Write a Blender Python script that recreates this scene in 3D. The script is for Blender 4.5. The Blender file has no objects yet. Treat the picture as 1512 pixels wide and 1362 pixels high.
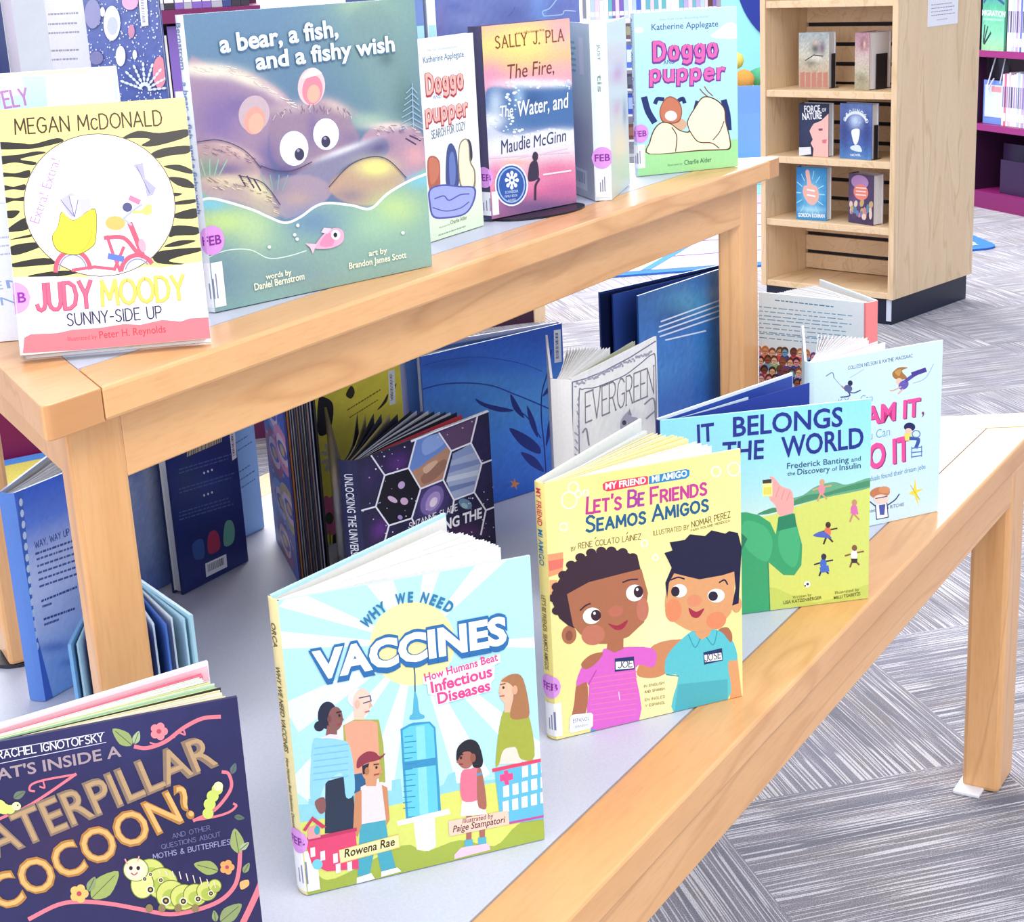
import bpy, bmesh, math, random
import numpy as np
from mathutils import Vector, Matrix

# ------------------------------------------------------------------ camera, sky, lights, exposure
scn = bpy.context.scene
COL = scn.collection
FLOOR_Z = 0.0
TOP = 0.93                 # height of the riser top
LOW = 0.93 - 0.39825       # height of the low table top
F_PX, YAW, PITCH, ROLL = 2384.678, -1.0122, -0.3043, 0.0539
CAM = (-0.7482, -0.8490, 0.2835 + TOP)
cd = bpy.data.cameras.new('camera')
cd.sensor_width = 36.0
cd.lens = 36.0 * F_PX / 1512.0
cd.clip_start = 0.05
cam = bpy.data.objects.new('camera', cd)
COL.objects.link(cam)
Rm = Matrix.Rotation(YAW, 3, 'Z') @ Matrix.Rotation(PITCH, 3, 'X') @ Matrix.Rotation(ROLL, 3, 'Y')
right, fwd, up = Rm.col[0], Rm.col[1], Rm.col[2]
M = Matrix((right, up, -fwd)).transposed().to_4x4()
M.translation = Vector(CAM)
cam.matrix_world = M
scn.camera = cam

w = bpy.data.worlds.new('sky')
scn.world = w
w.use_nodes = True
bg = w.node_tree.nodes['Background']
bg.inputs[0].default_value = (0.74, 0.83, 1.0, 1)
bg.inputs[1].default_value = 1.3

def area(name, loc, size, power, color, aim):
    l = bpy.data.lights.new(name, 'AREA')
    l.shape = 'RECTANGLE'
    l.size, l.size_y = size
    l.energy = power
    l.color = color
    o = bpy.data.objects.new(name, l)
    COL.objects.link(o)
    o.location = loc
    o.rotation_euler = (Vector(aim) - Vector(loc)).to_track_quat('-Z', 'Y').to_euler()
    return o
# fluorescent ceiling fixtures, windows to the left of the tables and on the far side, plus two added fills
area('overhead_light', (-0.2, -1.5, 3.1), (2.6, 1.2), 80, (1.0, 0.94, 0.86), (0.3, -0.6, 0))
area('overhead_light', (2.2, 1.2, 3.1), (2.4, 1.2), 70, (1.0, 0.96, 0.90), (2.2, 1.2, 0))
area('overhead_light', (5.6, 1.6, 3.1), (3.0, 1.6), 170, (1.0, 0.97, 0.93), (5.6, 1.6, 0))
area('overhead_light', (9.6, 5.2, 3.0), (3.0, 1.6), 260, (1.0, 0.98, 0.95), (11.0, 6.0, 0.8))  # added fill, no fixture of the room: brightens the far wall and mural
area('rear_fill_light', (-2.7, -3.0, 1.25), (3.6, 2.0), 80, (0.96, 0.98, 1.0), (0.6, 0.2, 0.75))  # added fill from behind the camera, no window: lifts the books under the riser
area('far_window_light', (5.2, 3.4, 2.75), (6.0, 1.3), 270, (1.0, 0.98, 0.96), (0.4, 0.1, 0.8))
area('window_light', (-3.2, 0.9, 1.9), (2.6, 1.8), 68, (1.0, 0.96, 0.92), (0.4, 0.1, 0.8))
scn.view_settings.view_transform = 'Standard'
scn.view_settings.look = 'None'
scn.view_settings.gamma = 1.0
scn.view_settings.use_curve_mapping = False
scn.view_settings.exposure = -0.13

# ------------------------------------------------------------------ helpers
def srgb(h):
    out = []
    for i in (0, 2, 4):
        c = int(h[i:i+2], 16) / 255.0
        out.append(c / 12.92 if c <= 0.04045 else ((c + 0.055) / 1.055) ** 2.4)
    return out

GAIN = 0.86
def pc(h):
    return [min(0.9, c * GAIN) for c in srgb(h)] + [1.0]

class MB:
    """collects faces with a printed colour each; build() links them as ONE mesh object"""
    def __init__(s):
        s.v, s.f, s.c = [], [], []
    def add(s, pts, faces, col='FFFFFF', cols=None):
        b = len(s.v)
        s.v.extend(tuple(map(float, q)) for q in pts)
        s.f.extend([tuple(b + i for i in f) for f in faces])
        if cols is not None:
            s.c.extend(cols)
        else:
            k = pc(col)
            s.c.extend([k] * len(pts))
    def prism(s, poly, z0, z1, col='FFFFFF'):
        n = len(poly)
        a = sum(poly[i][0] * poly[(i+1) % n][1] - poly[(i+1) % n][0] * poly[i][1] for i in range(n))
        if a < 0:
            poly = poly[::-1]
        pts = [(x, y, z0) for x, y in poly] + [(x, y, z1) for x, y in poly]
        fs = [tuple(range(n))[::-1], tuple(range(n, 2*n))]
        fs += [(i, (i+1) % n, n + (i+1) % n, n + i) for i in range(n)]
        s.add(pts, fs, col)
    def box(s, x0, x1, y0, y1, z0, z1, col='FFFFFF'):
        s.prism([(x0, y0), (x1, y0), (x1, y1), (x0, y1)], z0, z1, col)
    def tube(s, pts, r, col='FFFFFF', n=8):
        pts = [Vector(q) for q in pts]
        rings = []
        for i, q in enumerate(pts):
            d = (pts[min(i+1, len(pts)-1)] - pts[max(i-1, 0)]).normalized()
            u = d.cross(Vector((0, 0, 1)))
            if u.length < 1e-4: u = Vector((1, 0, 0))
            u.normalize(); v = d.cross(u)
            rings.append([q + r * (math.cos(2*math.pi*k/n) * u + math.sin(2*math.pi*k/n) * v) for k in range(n)])
        vs = [p for rr in rings for p in rr]
        fs = [(i*n+k, i*n+(k+1) % n, (i+1)*n+(k+1) % n, (i+1)*n+k) for i in range(len(pts)-1) for k in range(n)]
        fs += [tuple(range(n))[::-1], tuple(range((len(pts)-1)*n, len(pts)*n))]
        s.add(vs, fs, col)
    def disc(s, cx, cy, z0, z1, r, col='FFFFFF', n=28, ry=None):
        s.prism([(cx + r*math.cos(2*math.pi*k/n), cy + (ry or r)*math.sin(2*math.pi*k/n)) for k in range(n)], z0, z1, col)
    def build(s, name, mat, parent=None, label=None, bevel=0, smooth=False):
        me = bpy.data.meshes.new(name)
        me.from_pydata(s.v, [], s.f)
        at = me.color_attributes.new('Col', 'FLOAT_COLOR', 'POINT')
        at.data.foreach_set('color', np.array(s.c, dtype=np.float32).ravel())
        me.materials.append(mat)
        if smooth:
            me.shade_smooth()
        o = bpy.data.objects.new(name, me)
        COL.objects.link(o)
        if parent: o.parent = parent
        if label: o['label'] = label
        if bevel:
            b = o.modifiers.new('bevel', 'BEVEL'); b.width = bevel; b.segments = 2; b.limit_method = 'ANGLE'; b.angle_limit = 0.6
        return o

def tag(o, label, cat, group=None):
    o['label'] = label; o['category'] = cat
    if group: o['group'] = group
    return o
def thing(name, label, cat, loc=(0, 0, 0), rot=(0, 0, 0), group=None):
    o = bpy.data.objects.new(name, None)
    o.empty_display_size = 0.05
    COL.objects.link(o)
    o.location = loc; o.rotation_euler = rot
    return tag(o, label, cat, group)
def structure(o):
    o['kind'] = 'structure'
    return o

# ------------------------------------------------------------------ materials
def newmat(name):
    m = bpy.data.materials.new(name); m.use_nodes = True
    nt = m.node_tree
    return m, nt, nt.nodes['Principled BSDF']
def link(nt, a, b): nt.links.new(a, b)
def ramp(nt, fac, stops):
    r = nt.nodes.new('ShaderNodeValToRGB')
    el = r.color_ramp.elements
    while len(el) < len(stops): el.new(0.5)
    for e, (p, c) in zip(el, stops):
        e.position = p; e.color = (*c, 1)
    link(nt, fac, r.inputs[0])
    return r.outputs[0]
def noise(nt, vec, scale, detail=3, rough=0.5, dist=0.0):
    n = nt.nodes.new('ShaderNodeTexNoise')
    n.inputs['Scale'].default_value = scale; n.inputs['Detail'].default_value = detail
    n.inputs['Roughness'].default_value = rough; n.inputs['Distortion'].default_value = dist
    if vec is not None: link(nt, vec, n.inputs['Vector'])
    return n.outputs['Fac']
def mapping(nt, scale=(1, 1, 1), rot=(0, 0, 0), loc=(0, 0, 0)):
    t = nt.nodes.new('ShaderNodeTexCoord'); m = nt.nodes.new('ShaderNodeMapping')
    m.inputs['Scale'].default_value = scale; m.inputs['Rotation'].default_value = rot; m.inputs['Location'].default_value = loc
    link(nt, t.outputs['Object'], m.inputs[0])
    return m.outputs[0]
def math_node(nt, op, a, b=None):
    n = nt.nodes.new('ShaderNodeMath'); n.operation = op
    for i, x in enumerate((a, b)):
        if x is None: continue
        if isinstance(x, (int, float)): n.inputs[i].default_value = x
        else: link(nt, x, n.inputs[i])
    return n.outputs[0]
def mixc(nt, fac, a, b):
    n = nt.nodes.new('ShaderNodeMix'); n.data_type = 'RGBA'
    if isinstance(fac, (int, float)): n.inputs[0].default_value = fac
    else: link(nt, fac, n.inputs[0])
    for i, x in ((6, a), (7, b)):
        if isinstance(x, (tuple, list)): n.inputs[i].default_value = (*x[:3], 1)
        else: link(nt, x, n.inputs[i])
    return n.outputs[2]

def printed(name, rough=0.45, coat=0.0, noise_amt=0.05):
    m, nt, b = newmat(name)
    a = nt.nodes.new('ShaderNodeAttribute'); a.attribute_name = 'Col'
    f = noise(nt, mapping(nt), 260, 2)
    k = ramp(nt, f, [(0.3, (1-noise_amt,)*3), (0.7, (1, 1, 1))])
    mu = nt.nodes.new('ShaderNodeMix'); mu.data_type = 'RGBA'; mu.blend_type = 'MULTIPLY'
    mu.inputs[0].default_value = 1
    link(nt, a.outputs['Color'], mu.inputs[6]); link(nt, k, mu.inputs[7])
    link(nt, mu.outputs[2], b.inputs['Base Color'])
    b.inputs['Roughness'].default_value = rough
    b.inputs['Specular IOR Level'].default_value = 0.3
    b.inputs['Coat Weight'].default_value = coat; b.inputs['Coat Roughness'].default_value = 0.12
    return m
PRINT = printed('printed_cover', 0.45, 0.12)
MATTE = printed('printed_matte', 0.6, 0.0)
JACKET = printed('clear_jacketed_cover', 0.35, 0.15)
PAPER = printed('page_paper', 0.75, 0.0, 0.08)
PLASTIC = printed('moulded_plastic', 0.35, 0.2)
METAL = printed('painted_metal', 0.4, 0.1)
RUBBER = printed('black_rubber', 0.5, 0.0)
FABRIC = printed('woven_pile', 0.95, 0.0, 0.25)

def wood(name, c0, c1, c2, axis, rough=0.38, ring=9.0, coat=0.15):
    """axis: 'x', 'z' or an angle in the floor plane along which the grain runs"""
    m, nt, b = newmat(name)
    s = 0.12
    if axis == 'z': vec = mapping(nt, (1, 1, s))
    else: vec = mapping(nt, (s, 1, 1), (0, 0, 0 if axis == 'x' else -axis))
    big = noise(nt, vec, ring, 2, 0.5, 0.6)
    bands = math_node(nt, 'FRACT', math_node(nt, 'MULTIPLY', big, 5.0))
    tri = math_node(nt, 'ABSOLUTE', math_node(nt, 'SUBTRACT', bands, 0.5))
    fine = noise(nt, vec, ring * 26, 3, 0.65)
    c = ramp(nt, big, [(0.3, c0), (0.55, c1), (0.75, c0)])
    c = mixc(nt, ramp(nt, tri, [(0.0, (0.55,)*3), (0.10, (0, 0, 0))]), c, c2)
    c = mixc(nt, ramp(nt, fine, [(0.45, (0, 0, 0)), (0.75, (0.35,)*3)]), c, c2)
    g = (0, 0, 1) if axis == 'z' else (1, 0, 0) if axis == 'x' else (math.cos(axis), math.sin(axis), 0)
    tc = nt.nodes.new('ShaderNodeTexCoord'); dp = nt.nodes.new('ShaderNodeVectorMath'); dp.operation = 'DOT_PRODUCT'
    link(nt, tc.outputs['Normal'], dp.inputs[0]); dp.inputs[1].default_value = g
    end = math_node(nt, 'ABSOLUTE', dp.outputs['Value'])          # end grain is darker than the long faces
    c = mixc(nt, ramp(nt, end, [(0.62, (0, 0, 0)), (0.8, (0.8,)*3)]), c, (c2[0]*.92, c2[1]*.92, c2[2]*.95))
    link(nt, c, b.inputs['Base Color'])
    b.inputs['Roughness'].default_value = rough
    b.inputs['Coat Weight'].default_value = coat; b.inputs['Coat Roughness'].default_value = 0.2
    return m
MA = ((0.655, 0.330, 0.125), (0.735, 0.400, 0.172), (0.53, 0.238, 0.082))
OK = ((0.69, 0.49, 0.295), (0.75, 0.55, 0.345), (0.53, 0.34, 0.17))
MAPLE_X = wood('maple_along', *MA, 'x')
MAPLE_Z = wood('maple_upright', *MA, 'z')
MAPLE_L = wood('maple_left_end', *MA, math.atan2(1, 0.6))
MAPLE_R = wood('maple_right_end', *MA, math.atan2(1, -0.577))
OAK_Z = wood('oak_veneer_upright', *OK, 'z', 0.5, 12.0, 0.0)
OAK_X = wood('oak_veneer_along', *OK, math.pi/2, 0.5, 12.0, 0.0)

def speckle(name, c0, c1, scale, rough=0.4):
    m, nt, b = newmat(name)
    f = noise(nt, mapping(nt), scale, 4, 0.7)
    link(nt, ramp(nt, f, [(0.35, c0), (0.65, c1)]), b.inputs['Base Color'])
    b.inputs['Roughness'].default_value = rough
    return m
LAMINATE = speckle('grey_laminate', (0.47, 0.49, 0.58), (0.53, 0.55, 0.64), 420, 0.42)
WALL = speckle('white_wall_paint', (0.84, 0.84, 0.86), (0.88, 0.88, 0.88), 8, 0.8)

def carpet_mat():
    m, nt, b = newmat('striped_carpet_tiles')
    vec = mapping(nt, (1, 1, 1), (0, 0, math.radians(44)), (0.11, 0.07, 0))
    sep = nt.nodes.new('ShaderNodeSeparateXYZ'); link(nt, vec, sep.inputs[0])
    x, y = sep.outputs[0], sep.outputs[1]
    T = 0.46
    ix = math_node(nt, 'FLOOR', math_node(nt, 'DIVIDE', x, T))
    iy = math_node(nt, 'FLOOR', math_node(nt, 'DIVIDE', y, T))
    par = math_node(nt, 'MODULO', math_node(nt, 'ABSOLUTE', math_node(nt, 'ADD', ix, iy)), 2.0)
    s = nt.nodes.new('ShaderNodeMix'); s.data_type = 'FLOAT'
    link(nt, par, s.inputs[0]); link(nt, x, s.inputs[2]); link(nt, y, s.inputs[3])
    t = nt.nodes.new('ShaderNodeMix'); t.data_type = 'FLOAT'
    link(nt, par, t.inputs[0]); link(nt, y, t.inputs[2]); link(nt, x, t.inputs[3])
    cmb = nt.nodes.new('ShaderNodeCombineXYZ')
    link(nt, math_node(nt, 'MULTIPLY', s.outputs[0], 1.0), cmb.inputs[0])
    link(nt, math_node(nt, 'MULTIPLY', t.outputs[0], 0.012), cmb.inputs[1])
    link(nt, math_node(nt, 'ADD', math_node(nt, 'MULTIPLY', ix, 3.7), math_node(nt, 'MULTIPLY', iy, 1.9)), cmb.inputs[2])
    n1 = noise(nt, cmb.outputs[0], 400, 0, 0.5)
    n2 = noise(nt, vec, 520, 1, 0.6)
    n3 = noise(nt, cmb.outputs[0], 30, 2, 0.6)
    n4 = noise(nt, vec, 5, 2)
    c = ramp(nt, n3, [(0.38, (0.12, 0.118, 0.15)), (0.5, (0.23, 0.21, 0.235)), (0.6, (0.19, 0.165, 0.17)), (0.7, (0.28, 0.275, 0.32))])
    c = mixc(nt, ramp(nt, n4, [(0.4, (0, 0, 0)), (0.65, (0.5,)*3)]), c, (0.22, 0.22, 0.30))
    c = mixc(nt, ramp(nt, n2, [(0.40, (0.75,)*3), (0.55, (0, 0, 0))]), c, (0.05, 0.05, 0.065))
    n5 = noise(nt, vec, 700, 1, 0.5)
    brk = ramp(nt, n5, [(0.38, (0.25,)*3), (0.52, (1, 1, 1))])
    ln = mixc(nt, 1.0, (0, 0, 0), ramp(nt, n1, [(0.56, (0, 0, 0)), (0.61, (0.85,)*3)]))
    mk = nt.nodes.new('ShaderNodeMix'); mk.data_type = 'RGBA'; mk.blend_type = 'MULTIPLY'; mk.inputs[0].default_value = 1
    link(nt, ln, mk.inputs[6]); link(nt, brk, mk.inputs[7])
    c = mixc(nt, mk.outputs[2], c, (0.62, 0.60, 0.62))
    link(nt, c, b.inputs['Base Color'])
    b.inputs['Roughness'].default_value = 0.9
    b.inputs['Sheen Weight'].default_value = 0.25; b.inputs['Sheen Roughness'].default_value = 0.5
    b.inputs['Sheen Tint'].default_value = (0.95, 0.93, 1.0, 1)
    return m
CARPET = carpet_mat()

# ------------------------------------------------------------------ lettering
_glyph = {}
def text_shape(s, wt=0.0):
    key = (s, wt)
    if key not in _glyph:
        cu = bpy.data.curves.new('lettering', 'FONT'); cu.body = s; cu.offset = wt; cu.resolution_u = 3
        ob = bpy.data.objects.new('lettering', cu); COL.objects.link(ob)
        dg = bpy.context.evaluated_depsgraph_get()
        me = bpy.data.meshes.new_from_object(ob.evaluated_get(dg))
        v = np.array([p.co[:2] for p in me.vertices]) if len(me.vertices) else np.zeros((0, 2))
        f = [tuple(p.vertices) for p in me.polygons]
        bpy.data.objects.remove(ob); bpy.data.curves.remove(cu); bpy.data.meshes.remove(me)
        _glyph[key] = (v, f)
    return _glyph[key]
_hv = text_shape('H')[0]
CAPH = float(_hv[:, 1].max())

SG = {
 'A': (.72, [(0,0,.36,1,.72,0), (.13,.34,.59,.34)]),
 'B': (.6, [(0,0,0,1,.36,1,.54,.9,.54,.66,.38,.54,0,.54), (.38,.54,.6,.42,.6,.13,.42,0,0,0)]),
 'C': (.66, [(.64,.84,.5,.98,.3,1,.1,.84,0,.5,.1,.16,.3,0,.5,.02,.66,.18)]),
 'D': (.66, [(0,0,0,1,.3,1,.56,.85,.66,.5,.56,.15,.3,0,0,0)]),
 'E': (.52, [(.52,1,0,1,0,0,.52,0), (0,.52,.43,.52)]),
 'F': (.5, [(.5,1,0,1,0,0), (0,.5,.42,.5)]),
 'G': (.7, [(.66,.84,.5,.98,.3,1,.1,.84,0,.5,.1,.16,.3,0,.52,.03,.68,.2,.68,.46,.42,.46)]),
 'H': (.64, [(0,0,0,1), (.64,0,.64,1), (0,.52,.64,.52)]),
 'I': (.02, [(.01,0,.01,1)]),
 'J': (.45, [(.44,1,.44,.25,.36,.06,.2,0,.06,.06,0,.2)]),
 'K': (.6, [(0,0,0,1), (.57,1,.02,.46), (.18,.6,.6,0)]),
 'L': (.48, [(0,1,0,0,.48,0)]),
 'M': (.82, [(0,0,.06,1,.41,.25,.76,1,.82,0)]),
 'N': (.66, [(0,0,0,1,.66,0,.66,1)]),
 'O': (.76, [(.38,1,.14,.9,.0,.65,0,.35,.14,.1,.38,0,.62,.1,.76,.35,.76,.65,.62,.9,.38,1)]),
 'P': (.56, [(0,0,0,1,.36,1,.54,.88,.56,.7,.5,.54,.34,.45,0,.45)]),
 'Q': (.76, [(.38,1,.14,.9,.0,.65,0,.35,.14,.1,.38,0,.62,.1,.76,.35,.76,.65,.62,.9,.38,1), (.5,.25,.78,-.05)]),
 'R': (.6, [(0,0,0,1,.36,1,.54,.88,.56,.72,.5,.56,.34,.48,0,.48), (.3,.48,.6,0)]),
 'S': (.56, [(.52,.86,.4,.98,.22,1,.06,.88,.04,.7,.16,.57,.4,.46,.54,.33,.54,.14,.4,.02,.2,0,.02,.12)]),
 'T': (.6, [(0,1,.6,1), (.3,1,.3,0)]),
 'U': (.64, [(0,1,0,.3,.08,.1,.24,0,.42,0,.57,.1,.64,.3,.64,1)]),
 'V': (.68, [(0,1,.34,0,.68,1)]),
 'W': (.95, [(0,1,.22,0,.48,.8,.73,0,.95,1)]),
 'X': (.62, [(0,0,.62,1), (0,1,.62,0)]),
 'Y': (.62, [(0,1,.31,.48,.62,1), (.31,.48,.31,0)]),
 'Z': (.58, [(0,1,.58,1,0,0,.58,0)]),
 '-': (.34, [(0,.45,.34,.45)]), '.': (.05, [(0,0,.04,.03)]), ',': (.08, [(.08,.06,0,-.16)]),
 '!': (.04, [(.02,1,.02,.3), (.02,.05,.02,0)]), "'": (.04, [(.04,1,.02,.78)]),
 '?': (.5, [(0,.82,.12,.97,.3,1,.48,.86,.48,.68,.26,.48,.24,.28), (.24,.04,.24,0)]),
 '&': (.66, [(.66,0,.14,.72,.16,.92,.3,1,.44,.9,.42,.74,.08,.42,.02,.2,.16,.02,.36,.02,.6,.36)]),
 ' ': (.32, []),
}
BUB = {   # balloon letters
 'D': SG['D'],
 'o': (.52, [(.26,.7,.08,.63,0,.35,.08,.07,.26,0,.44,.07,.52,.35,.44,.63,.26,.7)]),
 'g': (.5, [(.25,.7,.07,.62,0,.38,.08,.13,.25,.08,.42,.14,.5,.38,.43,.62,.25,.7), (.5,.66,.5,.05,.44,-.18,.25,-.26,.06,-.2)]),
 'p': (.5, [(0,.68,0,-.3), (.0,.5,.1,.66,.27,.7,.44,.62,.5,.36,.43,.1,.26,.02,.08,.1)]),
 'u': (.5, [(0,.7,.0,.22,.08,.05,.22,0,.38,.06,.5,.24), (.5,.7,.5,.0)]),
 'e': (.5, [(.02,.36,.5,.4,.43,.62,.26,.7,.08,.62,0,.36,.08,.08,.27,0,.46,.1)]),
 'r': (.34, [(0,.7,0,0), (0,.42,.1,.62,.22,.7,.34,.66)]),
}
def strokes(s, gap=.2, font=None):
    x, out = 0.0, []
    for ch in s:
        k = 1.0 if font or not ch.islower() else 0.74
        wd, pl = font[ch] if font else SG.get(ch.upper(), SG[' '])
        for q in pl:
            out.append([(x + q[i]*k, q[i+1]*k) for i in range(0, len(q), 2)])
        x += (wd*k) + gap
    return out, x - gap

# ------------------------------------------------------------------ printed artwork on a flat rectangle
def spline(pts, closed=True, sub=4):
    n = len(pts); out = []
    for i in range(n if closed else n-1):
        g = lambda j: np.array(pts[j % n] if closed else pts[min(max(j, 0), n-1)], float)
        a, b, c, d = g(i-1), g(i), g(i+1), g(i+2)
        for t in np.linspace(0, 1, sub, endpoint=False):
            out.append(tuple(0.5*((2*b)+(-a+c)*t+(2*a-5*b+4*c-d)*t*t+(-a+3*b-3*c+d)*t**3)))
    if not closed: out.append(tuple(pts[-1]))
    return out
def P(s):
    q = [float(t) for t in s.split()] if isinstance(s, str) else list(s)
    return [(q[i], q[i+1]) for i in range(0, len(q), 2)]

def runs(pts):
    """a polyline cut where it turns sharply"""
    pts = [q for i, q in enumerate(pts) if i == 0 or math.hypot(q[0]-pts[i-1][0], q[1]-pts[i-1][1]) > 1e-9]
    if len(pts) < 2: return []
    out, cur = [], [pts[0], pts[1]]
    for q in pts[2:]:
        a, b = cur[-2], cur[-1]
        d1, d2 = (b[0]-a[0], b[1]-a[1]), (q[0]-b[0], q[1]-b[1])
        if (d1[0]*d2[0]+d1[1]*d2[1]) < .35*math.hypot(*d1)*math.hypot(*d2):
            out.append(cur); cur = [b, q]
        else: cur.append(q)
    return out + [cur]
def ribbon(pts, wd):
    """left and right edge of a stroke, its ends run on by a third of its width"""
    P_ = [np.array(q, float) for q in pts]; n = len(P_)
    D = [(P_[i+1]-P_[i])/np.linalg.norm(P_[i+1]-P_[i]) for i in range(n-1)]
    e = min(wd*.36, .8*np.linalg.norm(P_[-1]-P_[0])+wd*.1)
    P_[0] = P_[0]-D[0]*e; P_[-1] = P_[-1]+D[-1]*e
    L, R = [], []
    for i in range(n):
        t = D[0] if i == 0 else D[-1] if i == n-1 else D[i-1]+D[i]
        t = t/np.linalg.norm(t); nn = np.array([-t[1], t[0]])*wd/2
        if 0 < i < n-1: nn /= max(.6, float(t @ D[i]))
        L.append(tuple(P_[i]+nn)); R.append(tuple(P_[i]-nn))
    return L, R

class Art:
    STEP = 5e-6
    def __init__(s, mb, quad, w, h, clip=True):
        """quad: where the rectangle's TL, TR, BR, BL lie in the drawing's own coordinates"""
        s.mb, s.w, s.h, s.clip = mb, w, h, clip
        dst = [(0, h), (w, h), (w, 0), (0, 0)]
        A, b = [], []
        for (x, y), (u, v) in zip(quad, dst):
            A.append([x, y, 1, 0, 0, 0, -u*x, -u*y]); b.append(u)
            A.append([0, 0, 0, x, y, 1, -v*x, -v*y]); b.append(v)
        s.H = np.append(np.linalg.solve(np.array(A, float), np.array(b, float)), 1).reshape(3, 3)
        s.Hi = np.linalg.inv(s.H)
        s.k = 1; s.fr(0, 0, 1)
    def fr(s, ox, oy, sc): s.ox, s.oy, s.sc = ox, oy, sc; return s
    def uv(s, pts):
        a = np.array(pts, float).reshape(-1, 2)
        a = np.c_[a[:, 0]/s.sc + s.ox, a[:, 1]/s.sc + s.oy, np.ones(len(a))] @ s.H.T
        return a[:, :2] / a[:, 2:]
    def y(s):
        s.k += 1
        return -1e-5 - s.k * s.STEP
    def put(s, uv, faces, col, y=None):
        y = s.y() if y is None else y
        s.mb.add([(u, y, v) for u, v in uv], faces, col)
    def _clip(s, q):
        q = [tuple(t) for t in q]
        for ax, lim, sg in ((0, 0, 1), (0, s.w, -1), (1, 0, 1), (1, s.h, -1)):
            out = []
            for i in range(len(q)):
                a, b = q[i-1], q[i]
                ia, ib = sg*(a[ax]-lim) >= 0, sg*(b[ax]-lim) >= 0
                if ia != ib:
                    t = (lim - a[ax]) / (b[ax] - a[ax])
                    out.append((a[0]+(b[0]-a[0])*t, a[1]+(b[1]-a[1])*t))
                if ib: out.append(b)
            q = out
            if len(q) < 3: return []
        return q
    def poly(s, col, pts, sm=0, y=None):
        pts = P(pts)
        if sm: pts = spline(pts, True, 4)
        q = s.uv(pts)
        if s.clip: q = s._clip(q)
        if len(q) >= 3:
            a = sum(q[i-1][0]*q[i][1]-q[i][0]*q[i-1][1] for i in range(len(q)))
            if a < 0: q = list(q)[::-1]
            tri = tess([Vector((u, v, 0)) for u, v in q])
            s.put(q, tri, col, y)
        return s
    def ell(s, col, cx, cy, rx, ry, rot=0, a0=0, a1=360, n=26):
        r = math.radians(rot); pts = []
        for k in range(n + (a1 - a0 < 360)):
            t = math.radians(a0 + (a1-a0)*k/n)
            x, y = rx*math.cos(t), ry*math.sin(t)
            pts += [cx + x*math.cos(r) - y*math.sin(r), cy + x*math.sin(r) + y*math.cos(r)]
        return s.poly(col, pts)
    def ring(s, col, cx, cy, rx, ry, wd, a0=0, a1=360):
        n = 30
        pts = [(cx+rx*math.cos(math.radians(a0+(a1-a0)*k/n)), cy+ry*math.sin(math.radians(a0+(a1-a0)*k/n))) for k in range(n+1)]
        return s.line(col, wd, [c for q in pts for c in q])
    def line(s, col, wd, pts, sm=0):
        pts = P(pts)
        if sm: pts = spline(pts, False, 5)
        for run in runs(pts):
            L, R = ribbon(run, wd)
            y = s.y()
            for k in range(len(L)-1):
                s.poly(col, [*L[k], *L[k+1], *R[k+1], *R[k]], 0, y)
        return s
    def _frame(s, x0, y0, x1, y1, hp, W):
        o, e, t = s.uv([(x0, y0), (x1, y1), (x0, y0-hp)])
        ex = (e-o)/W; n = np.array([-ex[1], ex[0]]); n /= np.linalg.norm(n)
        hh = np.linalg.norm(t-o)
        if s.mirror_check(n, t-o): n = -n
        return o, ex, n*hh
    def mirror_check(s, n, d): return float(n @ d) < 0
    def text(s, col, t, x0, y0, x1, y1, hp, wt=0.0, sh=0.0):
        v, f = text_shape(t, wt)
        if not len(v): return s
        x = v[:, 0] - v[:, 0].min(); W = x.max()
        o, ex, ey = s._frame(x0, y0, x1, y1, hp, W)
        q = o + np.outer(x, ex) + np.outer(v[:, 1]/CAPH, ey) + np.outer(v[:, 1]*sh, ex)
        s.put(q, f, col)
        return s
    def pen(s, col, t, x0, y0, x1, y1, hp, lw=.12, serif=0, gap=.2, font=None):
        L, W = strokes(t, gap, font)
        o, ex, ey = s._frame(x0, y0, x1, y1, hp, W)
        kx = np.linalg.norm(ex); hh = np.linalg.norm(ey); wd = lw*hh
        y = s.y()
        if serif:
            L = L + [[(q[0]-serif, q[1]), (q[0]+serif, q[1])] for l in L for q in (l[0], l[-1]) if q[1] in (0, 1, .74)]
        for l in L:
            for run in runs([tuple(o + a*ex + b*ey) for a, b in l]):
                A_, B_ = ribbon(run, wd)
                n = len(A_); y -= 1e-6
                s.put(A_ + B_, [(k, k+1, n+k+1, n+k) for k in range(n-1)], col, y)
        return s
    def fill(s, col):
        s.put([(0, 0), (s.w, 0), (s.w, s.h), (0, s.h)], [(0, 1, 2, 3)], col)
        return s
    def paint(s, base, ops, n=90, grain=0.0, seed=1):
        """a soft illustration printed on the whole rectangle: ops ('b',hex,cx,cy,rx,ry,strength[,rot]) / ('p',hex,points,feather[,strength]) / ('v',hexes top to bottom)"""
        nx = n; ny = max(4, int(n*s.h/s.w))
        U, V = np.meshgrid(np.linspace(0, s.w, nx+1), np.linspace(0, s.h, ny+1))
        a = np.c_[U.ravel(), V.ravel(), np.ones(U.size)] @ s.Hi.T
        X = (a[:, 0]/a[:, 2] - s.ox)*s.sc; Y = (a[:, 1]/a[:, 2] - s.oy)*s.sc
        C = np.tile(np.array(pc(base)[:3]), (X.size, 1))
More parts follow.
